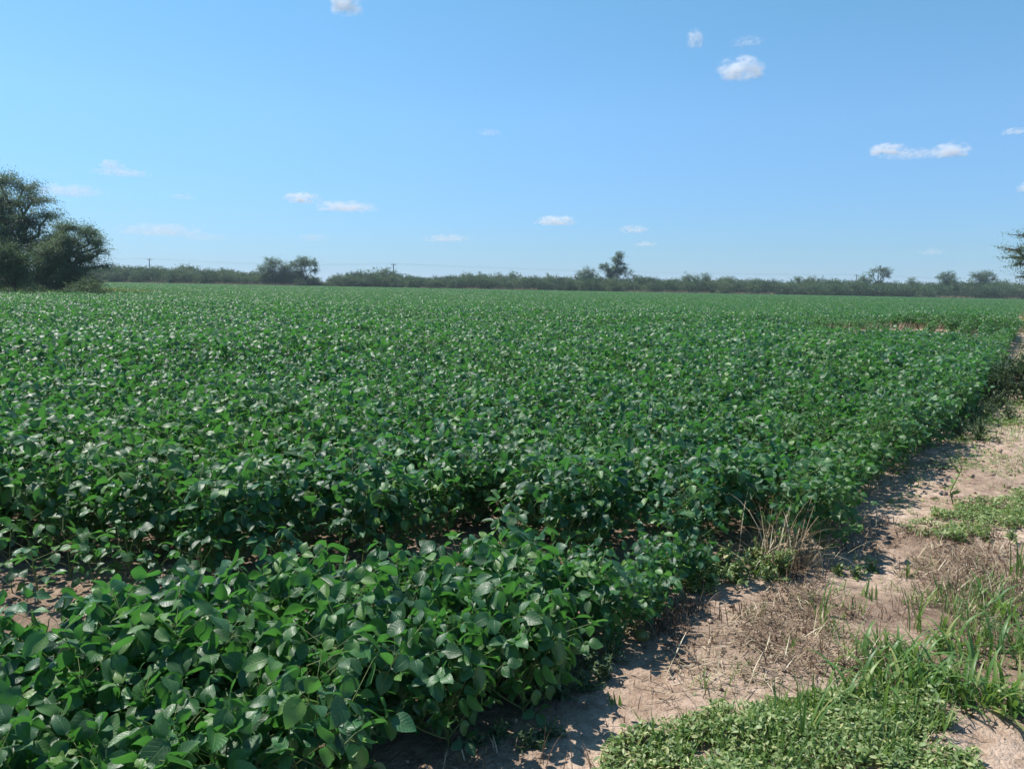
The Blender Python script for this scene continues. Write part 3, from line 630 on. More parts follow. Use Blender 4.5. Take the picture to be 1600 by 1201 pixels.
# verge grass strips at the scrub foot and the left verge
def grass_mass(name, n, fx, mat, Ls, w, label, seg=3, lean=.35):
    mb = MB(); bx, by = fx(n); bz = terrain(bx, by); m = len(bx)
    add_blades(mb, np.stack([bx, by, bz], -1), R.uniform(*Ls, m), np.full(m, w), np.abs(R.normal(0, lean, m)), R.random(m) * 6.28, R.uniform(.2, 1.1, m), seg)
    return tag(link(name, mb.mesh(name, mat)), label, 'grass', kind='stuff')
def fx_verge(n):
    p = R.uniform(150, 1640, n * 3); Yv = R.uniform(206.8, 210, n * 3); xv = (p - 800) / FOC * Yv
    keep = (fbm(xv * .06, xv * 0, 3) > -.02); return xv[keep][:n], Yv[keep][:n]
grass_mass('verge_grass', 16000, fx_verge, M_DRY, (.8, 1.5), .09, 'strip of pale dry grass at the foot of the scrub line', 2, .2)
def fx_left(n):
    a = R.random(n * 2) * 6.28; r = R.random(n * 2) ** .5; xv = -46 + 21.3 * r * np.cos(a); yv = 53 + 9.8 * r * np.sin(a); k = xv > -44
    return xv[k][:n], yv[k][:n]
grass_mass('tall_grass', 22000, fx_left, M_YEL, (.35, .85), .035, 'tall yellow green grass under the trees at the left edge', 3, .3)
grass_mass('rank_grass', 14000, fx_left, M_GRASS, (.3, .75), .04, 'rank green grass mixed under the trees at the left edge', 3, .3)
for (p, Yb, sc, kd, lab) in [(150, 46, .38, 2, 'dark low bush at the right end of the grassy verge, nearest the crop'), (185, 47, .28, 2, 'flat dark bush at the very tip of the grassy verge'), (140, 49, .55, 1, 'pale bush tucked under the right side of the rounded tree'),
                             (60, 45, .42, 1, 'pale green bush on the verge below the gap between the two trees'), (10, 44, .42, 0, 'mid green bush on the verge at the left edge'), (95, 46, .4, 0, 'mid green bush on the verge below the rounded tree')]:
    v = BUSH[kd + 3]; xb = bearing(p, Yb); e = empty('bush', (xb, Yb, tz(xb, Yb)), R.random() * 6, sc); tag(e, lab, 'bush', 'bushes on the left verge'); link('foliage', v[0], e); link('stems', v[1], e)

# ------------------------------------------------------------------ utility poles and line
poles = []
for (p, ytop, Yp, lab) in [(-330, 396, 240, None), (235, 404, 238, 'slim utility pole above the scrub at the far left, by the trees'), (615, 412, 232, 'slim utility pole above the scrub in the centre left'),
                           (1337, 429, 262, 'slim utility pole with crossarm above the scrub at the right'), (1900, 441, 290, None)]:
    xp = bearing(p, Yp); hp = height_at(p, ytop, Yp); poles.append((xp, Yp, hp))
    if not lab: continue
    e = empty('utility_pole', (xp, Yp, 0)); tag(e, lab, 'utility pole', 'utility poles along the far line')
    m = MB(); add_path(m, [(0, 0, -.2), (0, 0, hp * .5), (0, 0, hp)], .17, .12, 8); link('pole', m.mesh('pole', M_POLE), e)
    m = MB(); add_tubes(m, [(-.8, 0, hp - .3)], [(.8, 0, hp - .3)], .07, .07, 4); link('crossarm', m.mesh('crossarm', M_POLE), e)
    for q in (-.7, 0, .7):
        m = MB(); add_tubes(m, [(q, 0, hp - .25 if q else hp)], [(q, 0, hp - .02 if q else hp + .2)], .05, .04, 6); link('insulator', m.mesh('insulator', M_POLE), e)
for q, nm in ((-.7, 'lower'), (0, 'topmost'), (.7, 'rear')):
    m = MB()
    for (xa, ya, ha), (xb, yb, hb) in zip(poles[:-1], poles[1:]):
        t = np.linspace(0, 1, 13); za = ha + (.2 if q == 0 else -.02); zb = hb + (.2 if q == 0 else -.02)
        p = np.stack([xa + (xb - xa) * t + q, ya + (yb - ya) * t, za + (zb - za) * t - 4 * .9 * t * (1 - t)], -1); add_path(m, p, .007, .007, 4)
    tag(link('power_line', m.mesh('power_line', M_WIRE)), 'thin power line strung between the far utility poles', 'power line', 'power lines strung between the far poles')

# ------------------------------------------------------------------ weeds on the track side
def tuft(name, px, py, n, L, w, lean, curl, mat, label, cat, group=None, spread=.05, seg=6, at=None, rndr=(0, 1)):
    q = ground_at(px, py) if at is None else at
    z = tz(q[0], q[1]); mb = MB()
    b = R.normal(0, spread, (n, 2)); base = np.stack([b[:, 0], b[:, 1], terrain(q[0] + b[:, 0], q[1] + b[:, 1]) - z - .008], -1)
    add_blades(mb, base, R.uniform(L[0], L[1], n), R.uniform(.6, 1.2, n) * w, np.abs(R.normal(0, lean, n)), R.random(n) * 6.28, R.uniform(curl[0], curl[1], n), seg, R.uniform(*rndr, n))
    o = link(name, mb.mesh(name, mat), None, (q[0], q[1], z)); return tag(o, label, cat, group)
def broad_weed(name, px, py, h, n_stem, leaf, mat, label, cat='weed', group=None, dens=9, spreadang=.6, stemmat=None, rr=.003):
    q = ground_at(px, py); z = tz(*q); e = empty(name, (q[0], q[1], z)); tag(e, label, cat, group); st = MB(); fo = MB()
    for k in range(n_stem):
        a = R.random() * 6.28; ln = abs(R.normal(0, spreadang)); L = h * R.uniform(.6, 1.1)
        tip = np.array([math.cos(a) * math.sin(ln), math.sin(a) * math.sin(ln), math.cos(ln)]) * L; tip[2] = max(tip[2], .012)
        p = limb(st, (0, 0, -.01), tip, rr, rr * .5, R, 4, .05)
        t = R.uniform(.15, 1, dens); c = np.array([np.interp(t, np.linspace(0, 1, len(p)), p[:, j]) for j in range(3)]).T
        aa = R.random(dens) * 6.28; pt = R.normal(.25, .4, dens); d = np.stack([np.cos(aa) * np.cos(pt), np.sin(aa) * np.cos(pt), np.sin(pt)], -1)
        add_leaves(fo, SMALL, c, frames(d, unit(R.normal(0, .4, (dens, 3)) + [0, 0, 1])), leaf * R.uniform(.6, 1.3, dens), R.random(dens))
    link('stem', st.mesh(name + ' stem', stemmat or M_SOYSTEM), e); link('foliage', fo.mesh(name + ' foliage', mat), e); return e

# the big wide-bladed grass clump, lower right
for (px, py, n, lab) in [(1370, 1090, 60, 'wide bladed green grass tuft at the left end of the big clump, lower right'), (1440, 1080, 70, 'wide bladed green grass tuft in the middle of the big clump, lower right'), (1515, 1100, 60, 'wide bladed arching grass tuft in the right half of the big clump, lower right'),
                         (1575, 1110, 60, 'wide bladed grass tuft at the right edge of the photo, lowest one'), (1590, 1020, 50, 'wide bladed grass tuft at the right edge of the photo, upper one'), (1490, 1020, 45, 'upright green grass tuft behind the middle of the big clump'), (1560, 960, 35, 'loose upright grass tuft behind the big clump near the right edge'), (1400, 1040, 35, 'thin green grass tuft behind the left end of the big clump')]:
    tuft('grass_tuft', px, py, int(n * 1.1), (.10, .27), .018, .55, (.7, 2.3), M_GRASS, lab, 'grass', 'wide bladed grass tufts of the big clump', .08, rndr=(.1, .97))
for (px, py, n, L, lab) in [(1285, 965, 9, (.12, .26), 'small bright upright grass sprig on bare sand below the crop corner'), (1435, 985, 7, (.15, .3), 'lone broad bladed sprig standing between litter and the big grass clump'), (1262, 1165, 7, (.25, .42), 'tall thin stemmed grass sprig rising from the creeping weeds, bottom'),
                            (1352, 935, 8, (.06, .15), 'short thin grass sprig in the dry litter'), (1420, 900, 9, (.06, .16), 'thin grass sprig on sand left of the right hand weeds'), (1240, 1020, 6, (.08, .18), 'weak grass sprig in the straw litter'), (1475, 930, 8, (.08, .18), 'thin sprig among dead stalks at the right'),
                            (1180, 900, 8, (.05, .12), 'small green sprig at the near crop corner'), (960, 1100, 8, (.05, .1), 'tiny sprig on the sand tongue'), (1590, 900, 14, (.12, .3), 'tall loose grass sprig at the right edge above the big clump'), (1325, 800, 16, (.12, .3), 'yellow green grass sprig with upright blades at the crop corner')]:
    tuft('grass_sprig', px, py, n, L, .011, .25, (.1, 1.0), M_YEL if 'yellow' in lab else M_GRASS, lab, 'grass', None, .02)
# dry and dead clumps at the crop corner
for (px, py, n, L, m, lab) in [(1205, 890, 120, (.2, .58), M_DRY, 'tangled dry straw clump leaning on the crop, left at the corner'), (1265, 885, 80, (.12, .38), M_DRY, 'straw coloured dry grass clump at the corner of the crop'), (1330, 830, 70, (.08, .25), M_DRY, 'thin dry grass clump right of the crop corner'),
                            (1235, 895, 130, (.07, .22), M_DEAD, 'dark dead weed clump at the foot of the crop corner'), (1310, 850, 90, (.05, .17), M_DEAD, 'dark dead weed clump right of the crop corner foot'), (1380, 820, 60, (.05, .15), M_DEAD, 'low dead weed clump on the track beyond the corner'),
                            (1050, 985, 150, (.06, .2), M_DEAD, 'brown dead weed clump beside the round green fruit'), (1085, 955, 110, (.06, .18), M_DEAD, 'brown dead weed clump behind the one beside the fruit'), (1360, 770, 30, (.1, .45), M_DRY, 'tall dead stalks standing by the outer crop row'), (1400, 740, 40, (.06, .2), M_DRY, 'pale dry tuft by the outer crop row farther back'),
                            (1210, 850, 26, (.35, .62), M_YEL, 'tall yellow stalks poking out of the crop corner'), (1310, 790, 14, (.2, .42), M_YEL, 'bright yellow green stalks right of the crop corner'), (760, 1200, 50, (.04, .12), M_DRY, 'short straw tuft at the bottom edge below the nearest row'),
                            (885, 1215, 16, (.06, .2), M_DEAD, 'upright dead stubble at the bottom edge'), (1540, 930, 60, (.05, .2), M_DRY, 'dry straw tuft above the big grass clump'), (1400, 960, 60, (.04, .14), M_DEAD, 'dead brown tuft in the litter left of the big grass clump'),
                            (1330, 960, 60, (.04, .12), M_DEAD, 'dead brown tuft in the litter right of the bright sprig'), (1560, 860, 60, (.05, .18), M_DRY, 'dry tuft below the green mat at the right edge'), (1030, 1085, 14, (.03, .1), M_DEAD, 'small dark dead sprig alone on the sand tongue'), (985, 1165, 26, (.02, .07), M_DEAD, 'brown dead rosette left of the creeping weeds'),
                            (980, 990, 24, (.08, .2), M_YEL, 'yellow grass sprig left of the round green fruit'), (1190, 1010, 60, (.03, .1), M_DEAD, 'flattened dead tuft in the middle of the straw litter'), (1440, 840, 40, (.04, .12), M_DRY, 'dry tuft on the track before the green mat')]:
    tuft('dry_tuft' if m is not M_YEL else 'yellow_tuft', px, py, n, L, .006 if m is not M_DEAD else .005, .65, (.2, 1.6), m, lab, 'dry grass' if m is not M_YEL else 'grass', None, .075)
for (px, py) in [(1420, 735), (1450, 700), (1395, 790), (1440, 760), (1520, 730), (1560, 745), (1585, 720), (1470, 620), (1350, 880), (1450, 880), (1395, 925), (1310, 925), (1255, 940), (1170, 960), (1350, 1000), (1540, 890), (1110, 1080), (1160, 1060), (1480, 830), (1420, 800), (1530, 690), (1490, 665)]:
    tuft('low_tuft', px, py, 26, (.03, .11), .006, .7, (.2, 1.2), M_GRASS, 'low green tuft scattered on the sandy track', 'grass', 'low green tufts scattered on the sandy track', .05)
# small leafy weeds
k = 0
wp = [(1075, 905), (1110, 915), (1150, 910), (1200, 905), (1100, 885), (1140, 890), (1060, 885), (1180, 890), (1220, 900), (1125, 900), (1085, 925)]
for (px, py) in wp:
    broad_weed('leafy_weed', px, py, .17, 20, .034, M_CREEP, 'low light green leafy weed in the patch between the nearest row and the crop corner', 'weed', 'low light green weeds between row and crop corner', 12, .7)
for (px, py) in [(840, 1065), (880, 1050), (920, 1040), (870, 1085), (910, 1075), (940, 1060), (830, 1100), (955, 1030)]:
    broad_weed('grey_weed', px, py, .11, 18, .024, M_GREYW, 'small leaved grey green weed at the shaded right foot of the nearest row', 'weed', 'grey green weeds at the foot of the nearest row', 13, .85)
for (px, py) in [(740, 1165), (780, 1150), (830, 1165), (860, 1150)]:
    broad_weed('grey_weed', px, py, .07, 14, .022, M_GREYW, 'flat grey green weed on sand in front of the nearest row', 'weed', 'flat weeds in front of the nearest row', 12, 1.1)
for (px, py) in [(1310, 895), (1340, 900), (1500, 850), (1540, 845), (1580, 850), (1365, 890)]:
    broad_weed('leafy_weed', px, py, .08, 14, .025, M_CREEP, 'low green weed patch on the sand of the track', 'weed', 'low weeds scattered on the track', 10, 1.0)
for (px, py) in [(1480, 665), (1510, 670), (1540, 665), (1575, 670), (1495, 690), (1530, 695), (1560, 640), (1520, 650), (1545, 615), (1500, 635)]:
    broad_weed('bank_weed', px, py, .26, 34, .03, M_SCRUB2, 'bushy olive green weed on the earth bank beside the track', 'weed', 'olive weeds on the earth bank', 22, .85)
broad_weed('tall_seedling', 1490, 790, .36, 1, .07, M_CREEP, 'lone thin stemmed seedling with a few leaves at its top, standing by the green mat', 'seedling', None, 16, .05, rr=.005)
def shrub(px, py, w, h, label, seed):
    q = ground_at(px, py); e = empty('shrub', (q[0], q[1], tz(*q))); tag(e, label, 'shrub')
    rg = np.random.default_rng(seed); mb = MB(); br = MB()
    lobes = [(0, 0, h * .5, w * .8, w * .7, h * .45), (w * .5, 0, h * .4, w * .5, w * .5, h * .4), (-w * .5, .1, h * .35, w * .5, w * .5, h * .35), (.1, -.2, h * .65, w * .45, w * .4, h * .35)]
    lobed_crown(mb, lobes, rg, 200, 26, .05, .07, .7, shell=.5, br=br, twig=.006)
    link('foliage', mb.mesh('shrub foliage', M_SCRUB3), e); link('stems', br.mesh('shrub stems', M_BARK), e)
shrub(1592, 632, .55, .75, 'dark blue green shrub on the bank at the right edge', 5)
shrub(1640, 590, .6, .8, 'larger dark shrub behind, cut by the right edge', 6)

# creeping mats (uncountable ground cover)
def mat_cover(name, polys, n, leaf, hmax, mat, label, thr=-.06, cat='ground cover'):
    mb = MB(); P = [tuple(ground_at(*q)) for q in polys]; A = np.array(P); lo, hi = A.min(0), A.max(0)
    xs = R.uniform(lo[0], hi[0], n * 3); ys = R.uniform(lo[1], hi[1], n * 3)
    wx = xs + .55 * fbm(xs * 1.6 + 3, ys * 1.6, 4); wy = ys + .55 * fbm(xs * 1.6 + 31, ys * 1.6 + 8, 4); k = np.array([inside(P, a, b) for a, b in zip(wx, wy)]) & (fbm(xs * 3.5, ys * 3.5, 4) > thr + .16 * (R.random(len(xs)) ** 1.5 * 1.6 - .5) - .45 * fbm(xs * 16, ys * 16, 2))
    xs, ys = xs[k][:n], ys[k][:n]; m = len(xs)
    hh = hmax * (.35 + .9 * vnoise(xs * 6, ys * 6)); z = terrain(xs, ys) + hh * R.random(m) ** .7
    a = R.random(m) * 6.28; pt = R.normal(.3, .4, m); d = np.stack([np.cos(a) * np.cos(pt), np.sin(a) * np.cos(pt), np.sin(pt)], -1)
    add_leaves(mb, SMALL, np.stack([xs, ys, z], -1), frames(d, unit(R.normal(0, .45, (m, 3)) + [0, 0, 1])), leaf * R.uniform(.6, 1.3, m), R.random(m))
    s = m // 5; zg = terrain(xs[:s], ys[:s]); sm = MB()
    add_tubes(mb, np.stack([xs[:s], ys[:s], zg], -1), np.stack([xs[:s] + R.normal(0, .015, s), ys[:s] + R.normal(0, .015, s), z[:s]], -1), .0012, .0009, 3, mi=1)
    return tag(link(name, mb.mesh(name, [mat, M_TWIG])), label, cat, kind='stuff')
mat_cover('creeping_weeds', [(930, 1260), (960, 1190), (1000, 1160), (1060, 1120), (1150, 1105), (1300, 1080), (1400, 1085), (1500, 1120), (1540, 1140), (1440, 1160), (1490, 1190), (1600, 1215), (1640, 1270)], 16000, .025, .07, M_CREEP, 'bright mat of small leaved creeping weeds along the bottom right', -.07)
mat_cover('green_mat', [(1400, 830), (1440, 800), (1520, 785), (1620, 775), (1640, 830), (1560, 835), (1500, 850), (1440, 840)], 9000, .028, .06, M_CREEP, 'green creeping mat beside the lone seedling at the right edge', -.08)
mat_cover('sparse_weeds', [(1450, 700), (1475, 650), (1530, 600), (1560, 580), (1625, 575), (1625, 690), (1570, 700)], 26000, .034, .12, M_CREEP, 'sparse olive ground weeds on the bank beside the crop', -.02)
mat_cover('bank_weeds', [(1540, 600), (1585, 545), (1605, 505), (1650, 500), (1640, 600)], 14000, .06, .2, M_CREEP, 'rough olive growth along the track farther back', -.02)
def blades_cover(name, polys, n, L, w, mat, label, lean=1.3, spread=.25, thr=-.05, seg=4, cat='litter'):
    mb = MB(); P = [tuple(ground_at(*q)) for q in polys]; A = np.array(P); lo, hi = A.min(0), A.max(0)
    xs = R.uniform(lo[0], hi[0], n * 3); ys = R.uniform(lo[1], hi[1], n * 3)
    wx = xs + .55 * fbm(xs * 1.6 + 3, ys * 1.6, 4); wy = ys + .55 * fbm(xs * 1.6 + 31, ys * 1.6 + 8, 4); k = np.array([inside(P, a, b) for a, b in zip(wx, wy)]) & (fbm(xs * 3, ys * 3, 3) > thr + .3 * fbm(xs * 15, ys * 15, 2)); xs, ys = xs[k][:n], ys[k][:n]; m = len(xs)
    add_blades(mb, np.stack([xs, ys, terrain(xs, ys) + R.uniform(.002, .02, m)], -1), R.uniform(L[0], L[1], m), R.uniform(.5, 1.3, m) * w, np.clip(R.normal(lean, spread, m), 0, 1.6), R.random(m) * 6.28, R.uniform(-.1, .35, m), seg)
    return tag(link(name, mb.mesh(name, mat)), label, cat, kind='stuff')
blades_cover('straw_litter', [(1000, 1100), (1010, 1030), (1120, 990), (1180, 930), (1300, 880), (1420, 850), (1620, 860), (1640, 960), (1400, 1060), (1380, 1110), (1200, 1110)], 2600, (.03, .17), .005, M_DRY, 'scattered pale straw litter on the sand', thr=-.02)
blades_cover('dead_litter', [(1150, 1080), (1140, 970), (1240, 880), (1420, 830), (1640, 840), (1660, 980), (1420, 1080)], 3600, (.02, .11), .006, M_DEAD, 'brown dead weed litter across the track', lean=1.15, spread=.4, thr=.0)
blades_cover('stem_litter', [(560, 1230), (700, 1170), (950, 1060), (1240, 900), (1400, 760), (1480, 650), (1640, 660), (1640, 830), (1300, 960), (1000, 1210)], 1300, (.01, .06), .004, M_DEAD, 'fine brown crumbs of dead stems on the bare sand', thr=-.03, seg=2)
blades_cover('short_grass', [(1290, 1010), (1330, 940), (1640, 900), (1660, 1130), (1400, 1120)], 1300, (.04, .13), .007, M_GRASS, 'short green grass blades coming through the litter', lean=.5, spread=.3, thr=-.02, cat='grass')
blades_cover('track_grass', [(1440, 700), (1500, 620), (1570, 575), (1625, 570), (1625, 700), (1560, 705)], 6000, (.04, .17), .008, M_GRASS, 'thin low grass on the bank beside the crop', lean=.4, spread=.3, thr=-.02, cat='grass')
blades_cover('far_track_grass', [(1575, 540), (1600, 505), (1610, 485), (1690, 480), (1800, 560)], 5000, (.1, .3), .02, M_YEL, 'tall yellow green grass by the far end of the track', lean=.35, spread=.2, thr=.0, cat='grass')
mat_cover('track_weeds', [(1400, 790), (1430, 720), (1480, 690), (1620, 690), (1620, 780), (1500, 790)], 3500, .028, .05, M_CREEP, 'thin scatter of green weeds on the cloddy soil before the bank', .04)
blades_cover('mat_grass', [(960, 1215), (1010, 1150), (1300, 1080), (1520, 1130), (1500, 1215)], 900, (.04, .16), .006, M_GRASS, 'thin green blades standing in the creeping weeds', lean=.6, spread=.35, thr=-.1, cat='grass')
def fx_track(n, t0=11):
    t = t0 + 150 * R.random(n * 2) ** 1.6; off = .15 + np.abs(R.normal(0, .5 + t * .03, n * 2)); s_ = S0 + off
    x = s_ * RN[0] + t * RD[0]; y = s_ * RN[1] + t * RD[1]; k = fbm(x * .5, y * .5, 3) > -.06 - .002 * t; return x[k][:n], y[k][:n]
grass_mass('edge_grass', 14000, lambda n: fx_track(n, 44), M_YEL, (.2, .5), .03, 'yellow green grass fringe along the far right border of the crop', 3, .4)
grass_mass('edge_weeds', 9000, fx_track, M_GRASS, (.04, .16), .02, 'low green growth along the far right border of the crop', 3, .8)
def hump(n):
    x = BX + R.normal(0, 3.5, n * 3) + 2.5; y = BY + R.normal(0, 1.2, n * 3) + 1; k = thin(x, y) > .25; return x[k][:n], y[k][:n]
grass_mass('hump_weeds', 1300, hump, M_DRY, (.12, .35), .014, 'thin yellowish weeds on the bare hump in the crop', 3, .4)

# soil clods and small stones
def clods(name, polys, n, s, label):
    mb = MB(); P = [tuple(ground_at(*q)) for q in polys]; A = np.array(P); lo, hi = A.min(0), A.max(0)
    xs = R.uniform(lo[0], hi[0], n * 3); ys = R.uniform(lo[1], hi[1], n * 3); wx = xs + .55 * fbm(xs * 1.6 + 3, ys * 1.6, 4); wy = ys + .55 * fbm(xs * 1.6 + 31, ys * 1.6 + 8, 4); k = np.array([inside(P, a, b) for a, b in zip(wx, wy)]) & (fbm(xs * 2.2 + 9, ys * 2.2 + 4, 2) > -.08); xs, ys = xs[k][:n], ys[k][:n]; m = len(xs)
    la = np.linspace(-1.57, 1.57, 5); lo_ = np.arange(7) / 7 * 6.283
    U = np.array([(math.cos(a) * math.cos(b), math.cos(a) * math.sin(b), math.sin(a)) for a in la for b in lo_])
    q = np.array([(i * 7 + j, i * 7 + (j + 1) % 7, (i + 1) * 7 + (j + 1) % 7, (i + 1) * 7 + j) for i in range(4) for j in range(7)])
    r = s * R.random(m) ** 2.5 + .004
    ax = unit(R.normal(0, 1, (m, 3, 3))); V = U[None] * (R.uniform(.6, 1.3, (m, 1, 3)))
    for j in range(3): V = V - .38 * np.maximum(np.einsum('ki,mi->mk', U, ax[:, j]) - .35, 0)[..., None] * ax[:, j][:, None, :] * 2
    V = V * r[:, None, None] * [1, 1, .7] + np.stack([xs, ys, terrain(xs, ys) + r * .15], -1)[:, None, :]
    mb.add(V, q[None] + (np.arange(m) * len(U))[:, None, None]); me = mb.mesh(name, M_SOIL)
    a = me.attributes.new('stain_shade', 'FLOAT', 'POINT'); a.data.foreach_set('value', np.repeat(R.uniform(0, .5, m), len(U)).astype(np.float32))
    return tag(link(name, me), label, 'soil clods', kind='stuff')
clods('soil_clods', [(1360, 800), (1400, 700), (1470, 640), (1640, 690), (1640, 780), (1450, 790)], 420, .032, 'crumbled soil clods on the low bank')
clods('soil_crumbs', [(480, 1230), (700, 1170), (1000, 1020), (1240, 890), (1400, 780), (1640, 790), (1640, 1230)], 2600, .016, 'small soil crumbs scattered over the sand')
clods('gap_crumbs', [(0, 960), (0, 900), (300, 880), (900, 850), (1000, 880), (300, 940)], 700, .022, 'soil crumbs in the gap between the rows')

# round fruit
q = ground_at(1003, 1000); mb = MB(); nl, nk = 12, 16
U = np.array([(math.cos(a) * math.cos(b) * (1 + .02 * math.cos(8 * b)), math.cos(a) * math.sin(b) * (1 + .02 * math.cos(8 * b)), math.sin(a)) for a in np.linspace(-1.57, 1.57, nl) for b in np.arange(nk) / nk * 6.283])
mb.add(U * [.036, .030, .028], np.array([(i * nk + j, i * nk + (j + 1) % nk, (i + 1) * nk + (j + 1) % nk, (i + 1) * nk + j) for i in range(nl - 1) for j in range(nk)]))
e = empty('wild_gourd', (q[0], q[1], tz(*q) + .024)); tag(e, 'small round olive green fruit on the sand at the nearest row end', 'fruit'); link('rind', mb.mesh('rind', M_FRUIT), e)
mb = MB(); add_path(mb, [(-.034, 0, .005), (-.045, .004, .012), (-.055, .012, .010)], .003, .002, 5); link('stalk', mb.mesh('stalk', M_TWIG), e)
# fallen twigs
for (px, py, L, a, lab) in [(1060, 1010, .35, .1, 'long thin dead stem lying across the sand tongue'), (1110, 1045, .3, -.1, 'second dead stem lying below the long thin one'), (930, 1195, .22, 2.3, 'bent dead twig at the bottom edge'), (1200, 1015, .2, .5, 'short pale stick in the straw litter'), (1290, 990, .26, -.4, 'pale dry stick at the edge of the straw litter'), (1030, 1090, .14, 2.0, 'curved thin twig left of the creeping weeds')]:
    q = ground_at(px, py); mb = MB(); t = np.linspace(0, 1, 9); xx = q[0] + math.cos(a) * (t - .5) * L - .06 * L * np.sin(t * 5) * math.sin(a); yy = q[1] + math.sin(a) * (t - .5) * L + .06 * L * np.sin(t * 5) * math.cos(a)
    add_path(mb, np.stack([xx - q[0], yy - q[1], terrain(xx, yy) - tz(*q) + .006 + .006 * np.sin(t * 9)], -1), .0028, .0014, 5)
    tag(link('twig', mb.mesh('twig', M_TWIG), None, (q[0], q[1], tz(*q))), lab, 'twig')

# ------------------------------------------------------------------ clouds: real volumes, kilometres away
def cloud_mat(name, dens, soft, stretch):
    m, n, out = nodes(name); tc = n.nodes.new('ShaderNodeTexCoord'); oi = n.nodes.new('ShaderNodeObjectInfo')
    add = n.nodes.new('ShaderNodeVectorMath'); add.operation = 'ADD'; sc = n.nodes.new('ShaderNodeVectorMath'); sc.operation = 'SCALE'
    st = n.nodes.new('ShaderNodeVectorMath'); st.operation = 'MULTIPLY'; st.inputs[1].default_value = stretch
    n.links.new(oi.outputs['Location'], sc.inputs[0]); sc.inputs['Scale'].default_value = .01
    n.links.new(tc.outputs['Object'], st.inputs[0]); n.links.new(st.outputs[0], add.inputs[0]); n.links.new(sc.outputs[0], add.inputs[1])
    ln = n.nodes.new('ShaderNodeVectorMath'); ln.operation = 'LENGTH'; n.links.new(tc.outputs['Object'], ln.inputs[0])
    sz = n.nodes.new('ShaderNodeSeparateXYZ'); n.links.new(tc.outputs['Object'], sz.inputs[0])
    base = math_(n, 'MULTIPLY', math_(n, 'ADD', sz.outputs[2], .55), 5, True)          # flat underside
    f = math_(n, 'SUBTRACT', .97, ln.outputs['Value'])
    nz = math_(n, 'MULTIPLY', math_(n, 'SUBTRACT', noise(n, 1.9, 6, add.outputs[0], .66), .53), 5.5)
    d = math_(n, 'MULTIPLY', math_(n, 'ADD', f, nz), soft, True)
    d = math_(n, 'MULTIPLY', math_(n, 'MULTIPLY', math_(n, 'MULTIPLY', d, base), math_(n, 'MULTIPLY', f, 4, True)), dens)
    v = n.nodes.new('ShaderNodeVolumePrincipled'); v.inputs['Color'].default_value = (.99, .985, .985, 1); v.inputs['Anisotropy'].default_value = .0
    n.links.new(d, v.inputs['Density']); n.links.new(v.outputs[0], out.inputs['Volume']); return m
TAU = {'dense': (4.2, 1.1), 'thin': (2.7, .9), 'wisp': (1.3, .8)}
def ico():
    nl, nk = 14, 20; mb = MB()
    U = np.array([(math.cos(a) * math.cos(b), math.cos(a) * math.sin(b), math.sin(a)) for a in np.linspace(-1.5707, 1.5707, nl) for b in np.arange(nk) / nk * 6.2832])
    mb.add(U, np.array([(i * nk + j, i * nk + (j + 1) % nk, (i + 1) * nk + (j + 1) % nk, (i + 1) * nk + j) for i in range(nl - 1) for j in range(nk)])); return mb
ICO = ico()
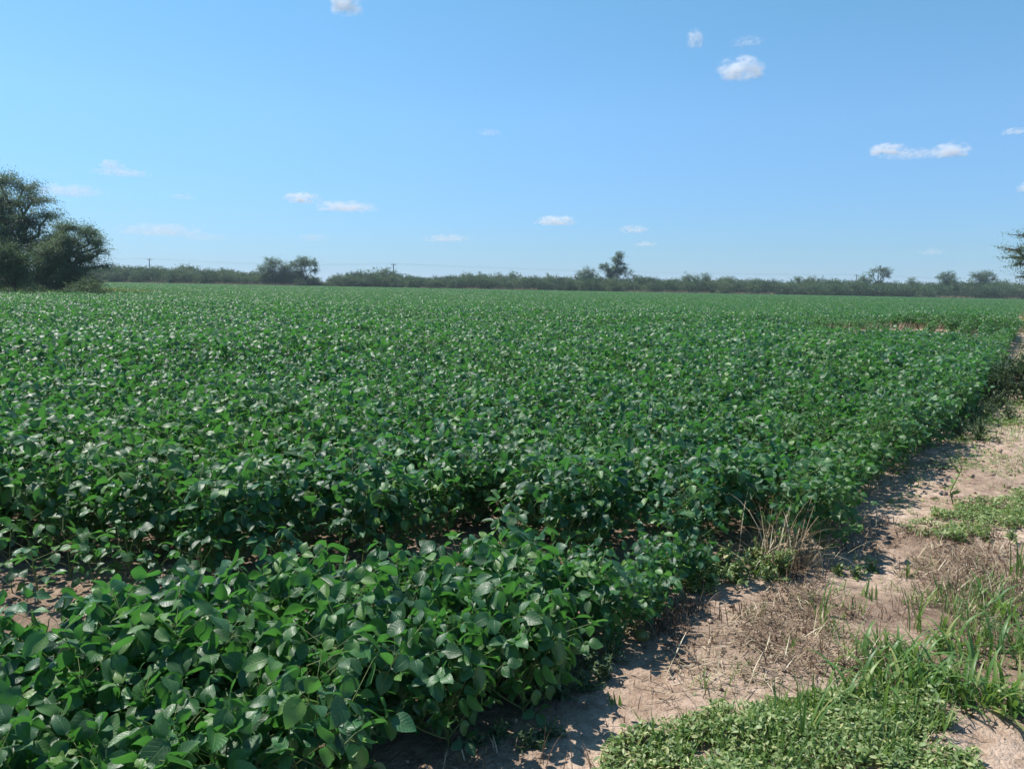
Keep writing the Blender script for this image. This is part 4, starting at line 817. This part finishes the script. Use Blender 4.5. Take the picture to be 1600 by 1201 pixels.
for (px, py, w, h, kd, lab) in [
    (540, 4, 60, 50, 'dense', 'white cloud cut by the top edge left of centre'), (1156, 111, 78, 40, 'dense', 'brightest compact white cloud high in the right half'),
    (1086, 63, 28, 34, 'thin', 'small slanting wisp upper left of the brightest cloud'), (1168, 66, 56, 14, 'wisp', 'faint flat wisp just above the brightest cloud'),
    (1386, 235, 60, 22, 'dense', 'left hump of the long flat cloud at the right'), (1486, 237, 54, 26, 'dense', 'right hump of the long flat cloud at the right'), (1436, 241, 120, 14, 'thin', 'thin flat bridge joining the two humps at the right'),
    (472, 311, 66, 22, 'dense', 'small bright puff left end of the pair over the left centre'), (540, 324, 112, 22, 'dense', 'long bright flat cloud at the right of the pair over the left centre'),
    (868, 346, 78, 20, 'dense', 'small flat bright cloud low over the centre'), (990, 359, 54, 16, 'thin', 'small pale puff low right of centre'), (1008, 382, 44, 10, 'thin', 'tiny pale streak under the small pale puff right of centre'),
    (174, 258, 40, 16, 'thin', 'small upper puff above the left trees'), (190, 270, 92, 13, 'thin', 'flat streak just below the small upper puff at the left'), (105, 299, 110, 22, 'thin', 'flat pale cloud touching the top of the tall left tree'),
    (285, 308, 44, 11, 'wisp', 'tiny faint streak between the left clouds and the bright pair'), (252, 361, 140, 24, 'thin', 'wide pale cloud low over the scrub at the left'), (322, 371, 80, 14, 'wisp', 'faint tail right of the wide pale low cloud'),
    (490, 372, 60, 15, 'wisp', 'faint low smudge under the bright pair'), (698, 373, 90, 16, 'thin', 'low thin streak left of the centre'), (1455, 394, 40, 12, 'wisp', 'faint low smudge above the right end of the scrub'),
    (1585, 206, 34, 12, 'thin', 'tiny streak at the right edge, upper one'), (1602, 294, 26, 16, 'thin', 'tiny puff cut by the right edge, lower one'), (765, 208, 44, 12, 'wisp', 'very faint wisp high over the centre')]:
    dr = ray(px, py); el = dr / np.linalg.norm(dr); ang = math.asin(el[2]); D = min(1500 / math.sin(ang), 26000); P = el * D; k = D / FOC
    rw = w * k * .5; rh = h * k * .56
    cmat = cloud_mat('cloud', TAU[kd][0] / (1.4 * rw), TAU[kd][1], (max(1, rw / rh * .55), max(1, rw / rh * .4), 1))
    o = link('cloud', ICO.mesh('cloud', cmat), None, (P[0], P[1], P[2] + CAMH))
    o.scale = (rw, rw * .7, rh / max(math.cos(ang), .5)); o.rotation_euler = (0, -ROLL, -math.atan2(dr[0], dr[1]))
    # keep optical depth similar whatever the distance
    tag(o, lab, 'cloud', 'small fair weather clouds')

# ------------------------------------------------------------------ the air between
HZ = MB(); bx0, bx1, by0, by1, bz0, bz1 = -1520, 1520, -80, 2520, -1.6, 22
HZ.add([(x, y, z) for z in (bz0, bz1) for (x, y) in ((bx0, by0), (bx1, by0), (bx1, by1), (bx0, by1))], [(0, 3, 2, 1), (4, 5, 6, 7), (0, 1, 5, 4), (1, 2, 6, 5), (2, 3, 7, 6), (3, 0, 4, 7)])
m, n, out = nodes('haze'); v = n.nodes.new('ShaderNodeVolumePrincipled'); v.inputs['Density'].default_value = .00033; v.inputs['Color'].default_value = (.72, .86, 1, 1); v.inputs['Anisotropy'].default_value = .0
n.links.new(v.outputs[0], out.inputs['Volume'])
tag(link('haze', HZ.mesh('haze', m, False)), 'thin pale blue air over the whole field', 'haze', kind='stuff')
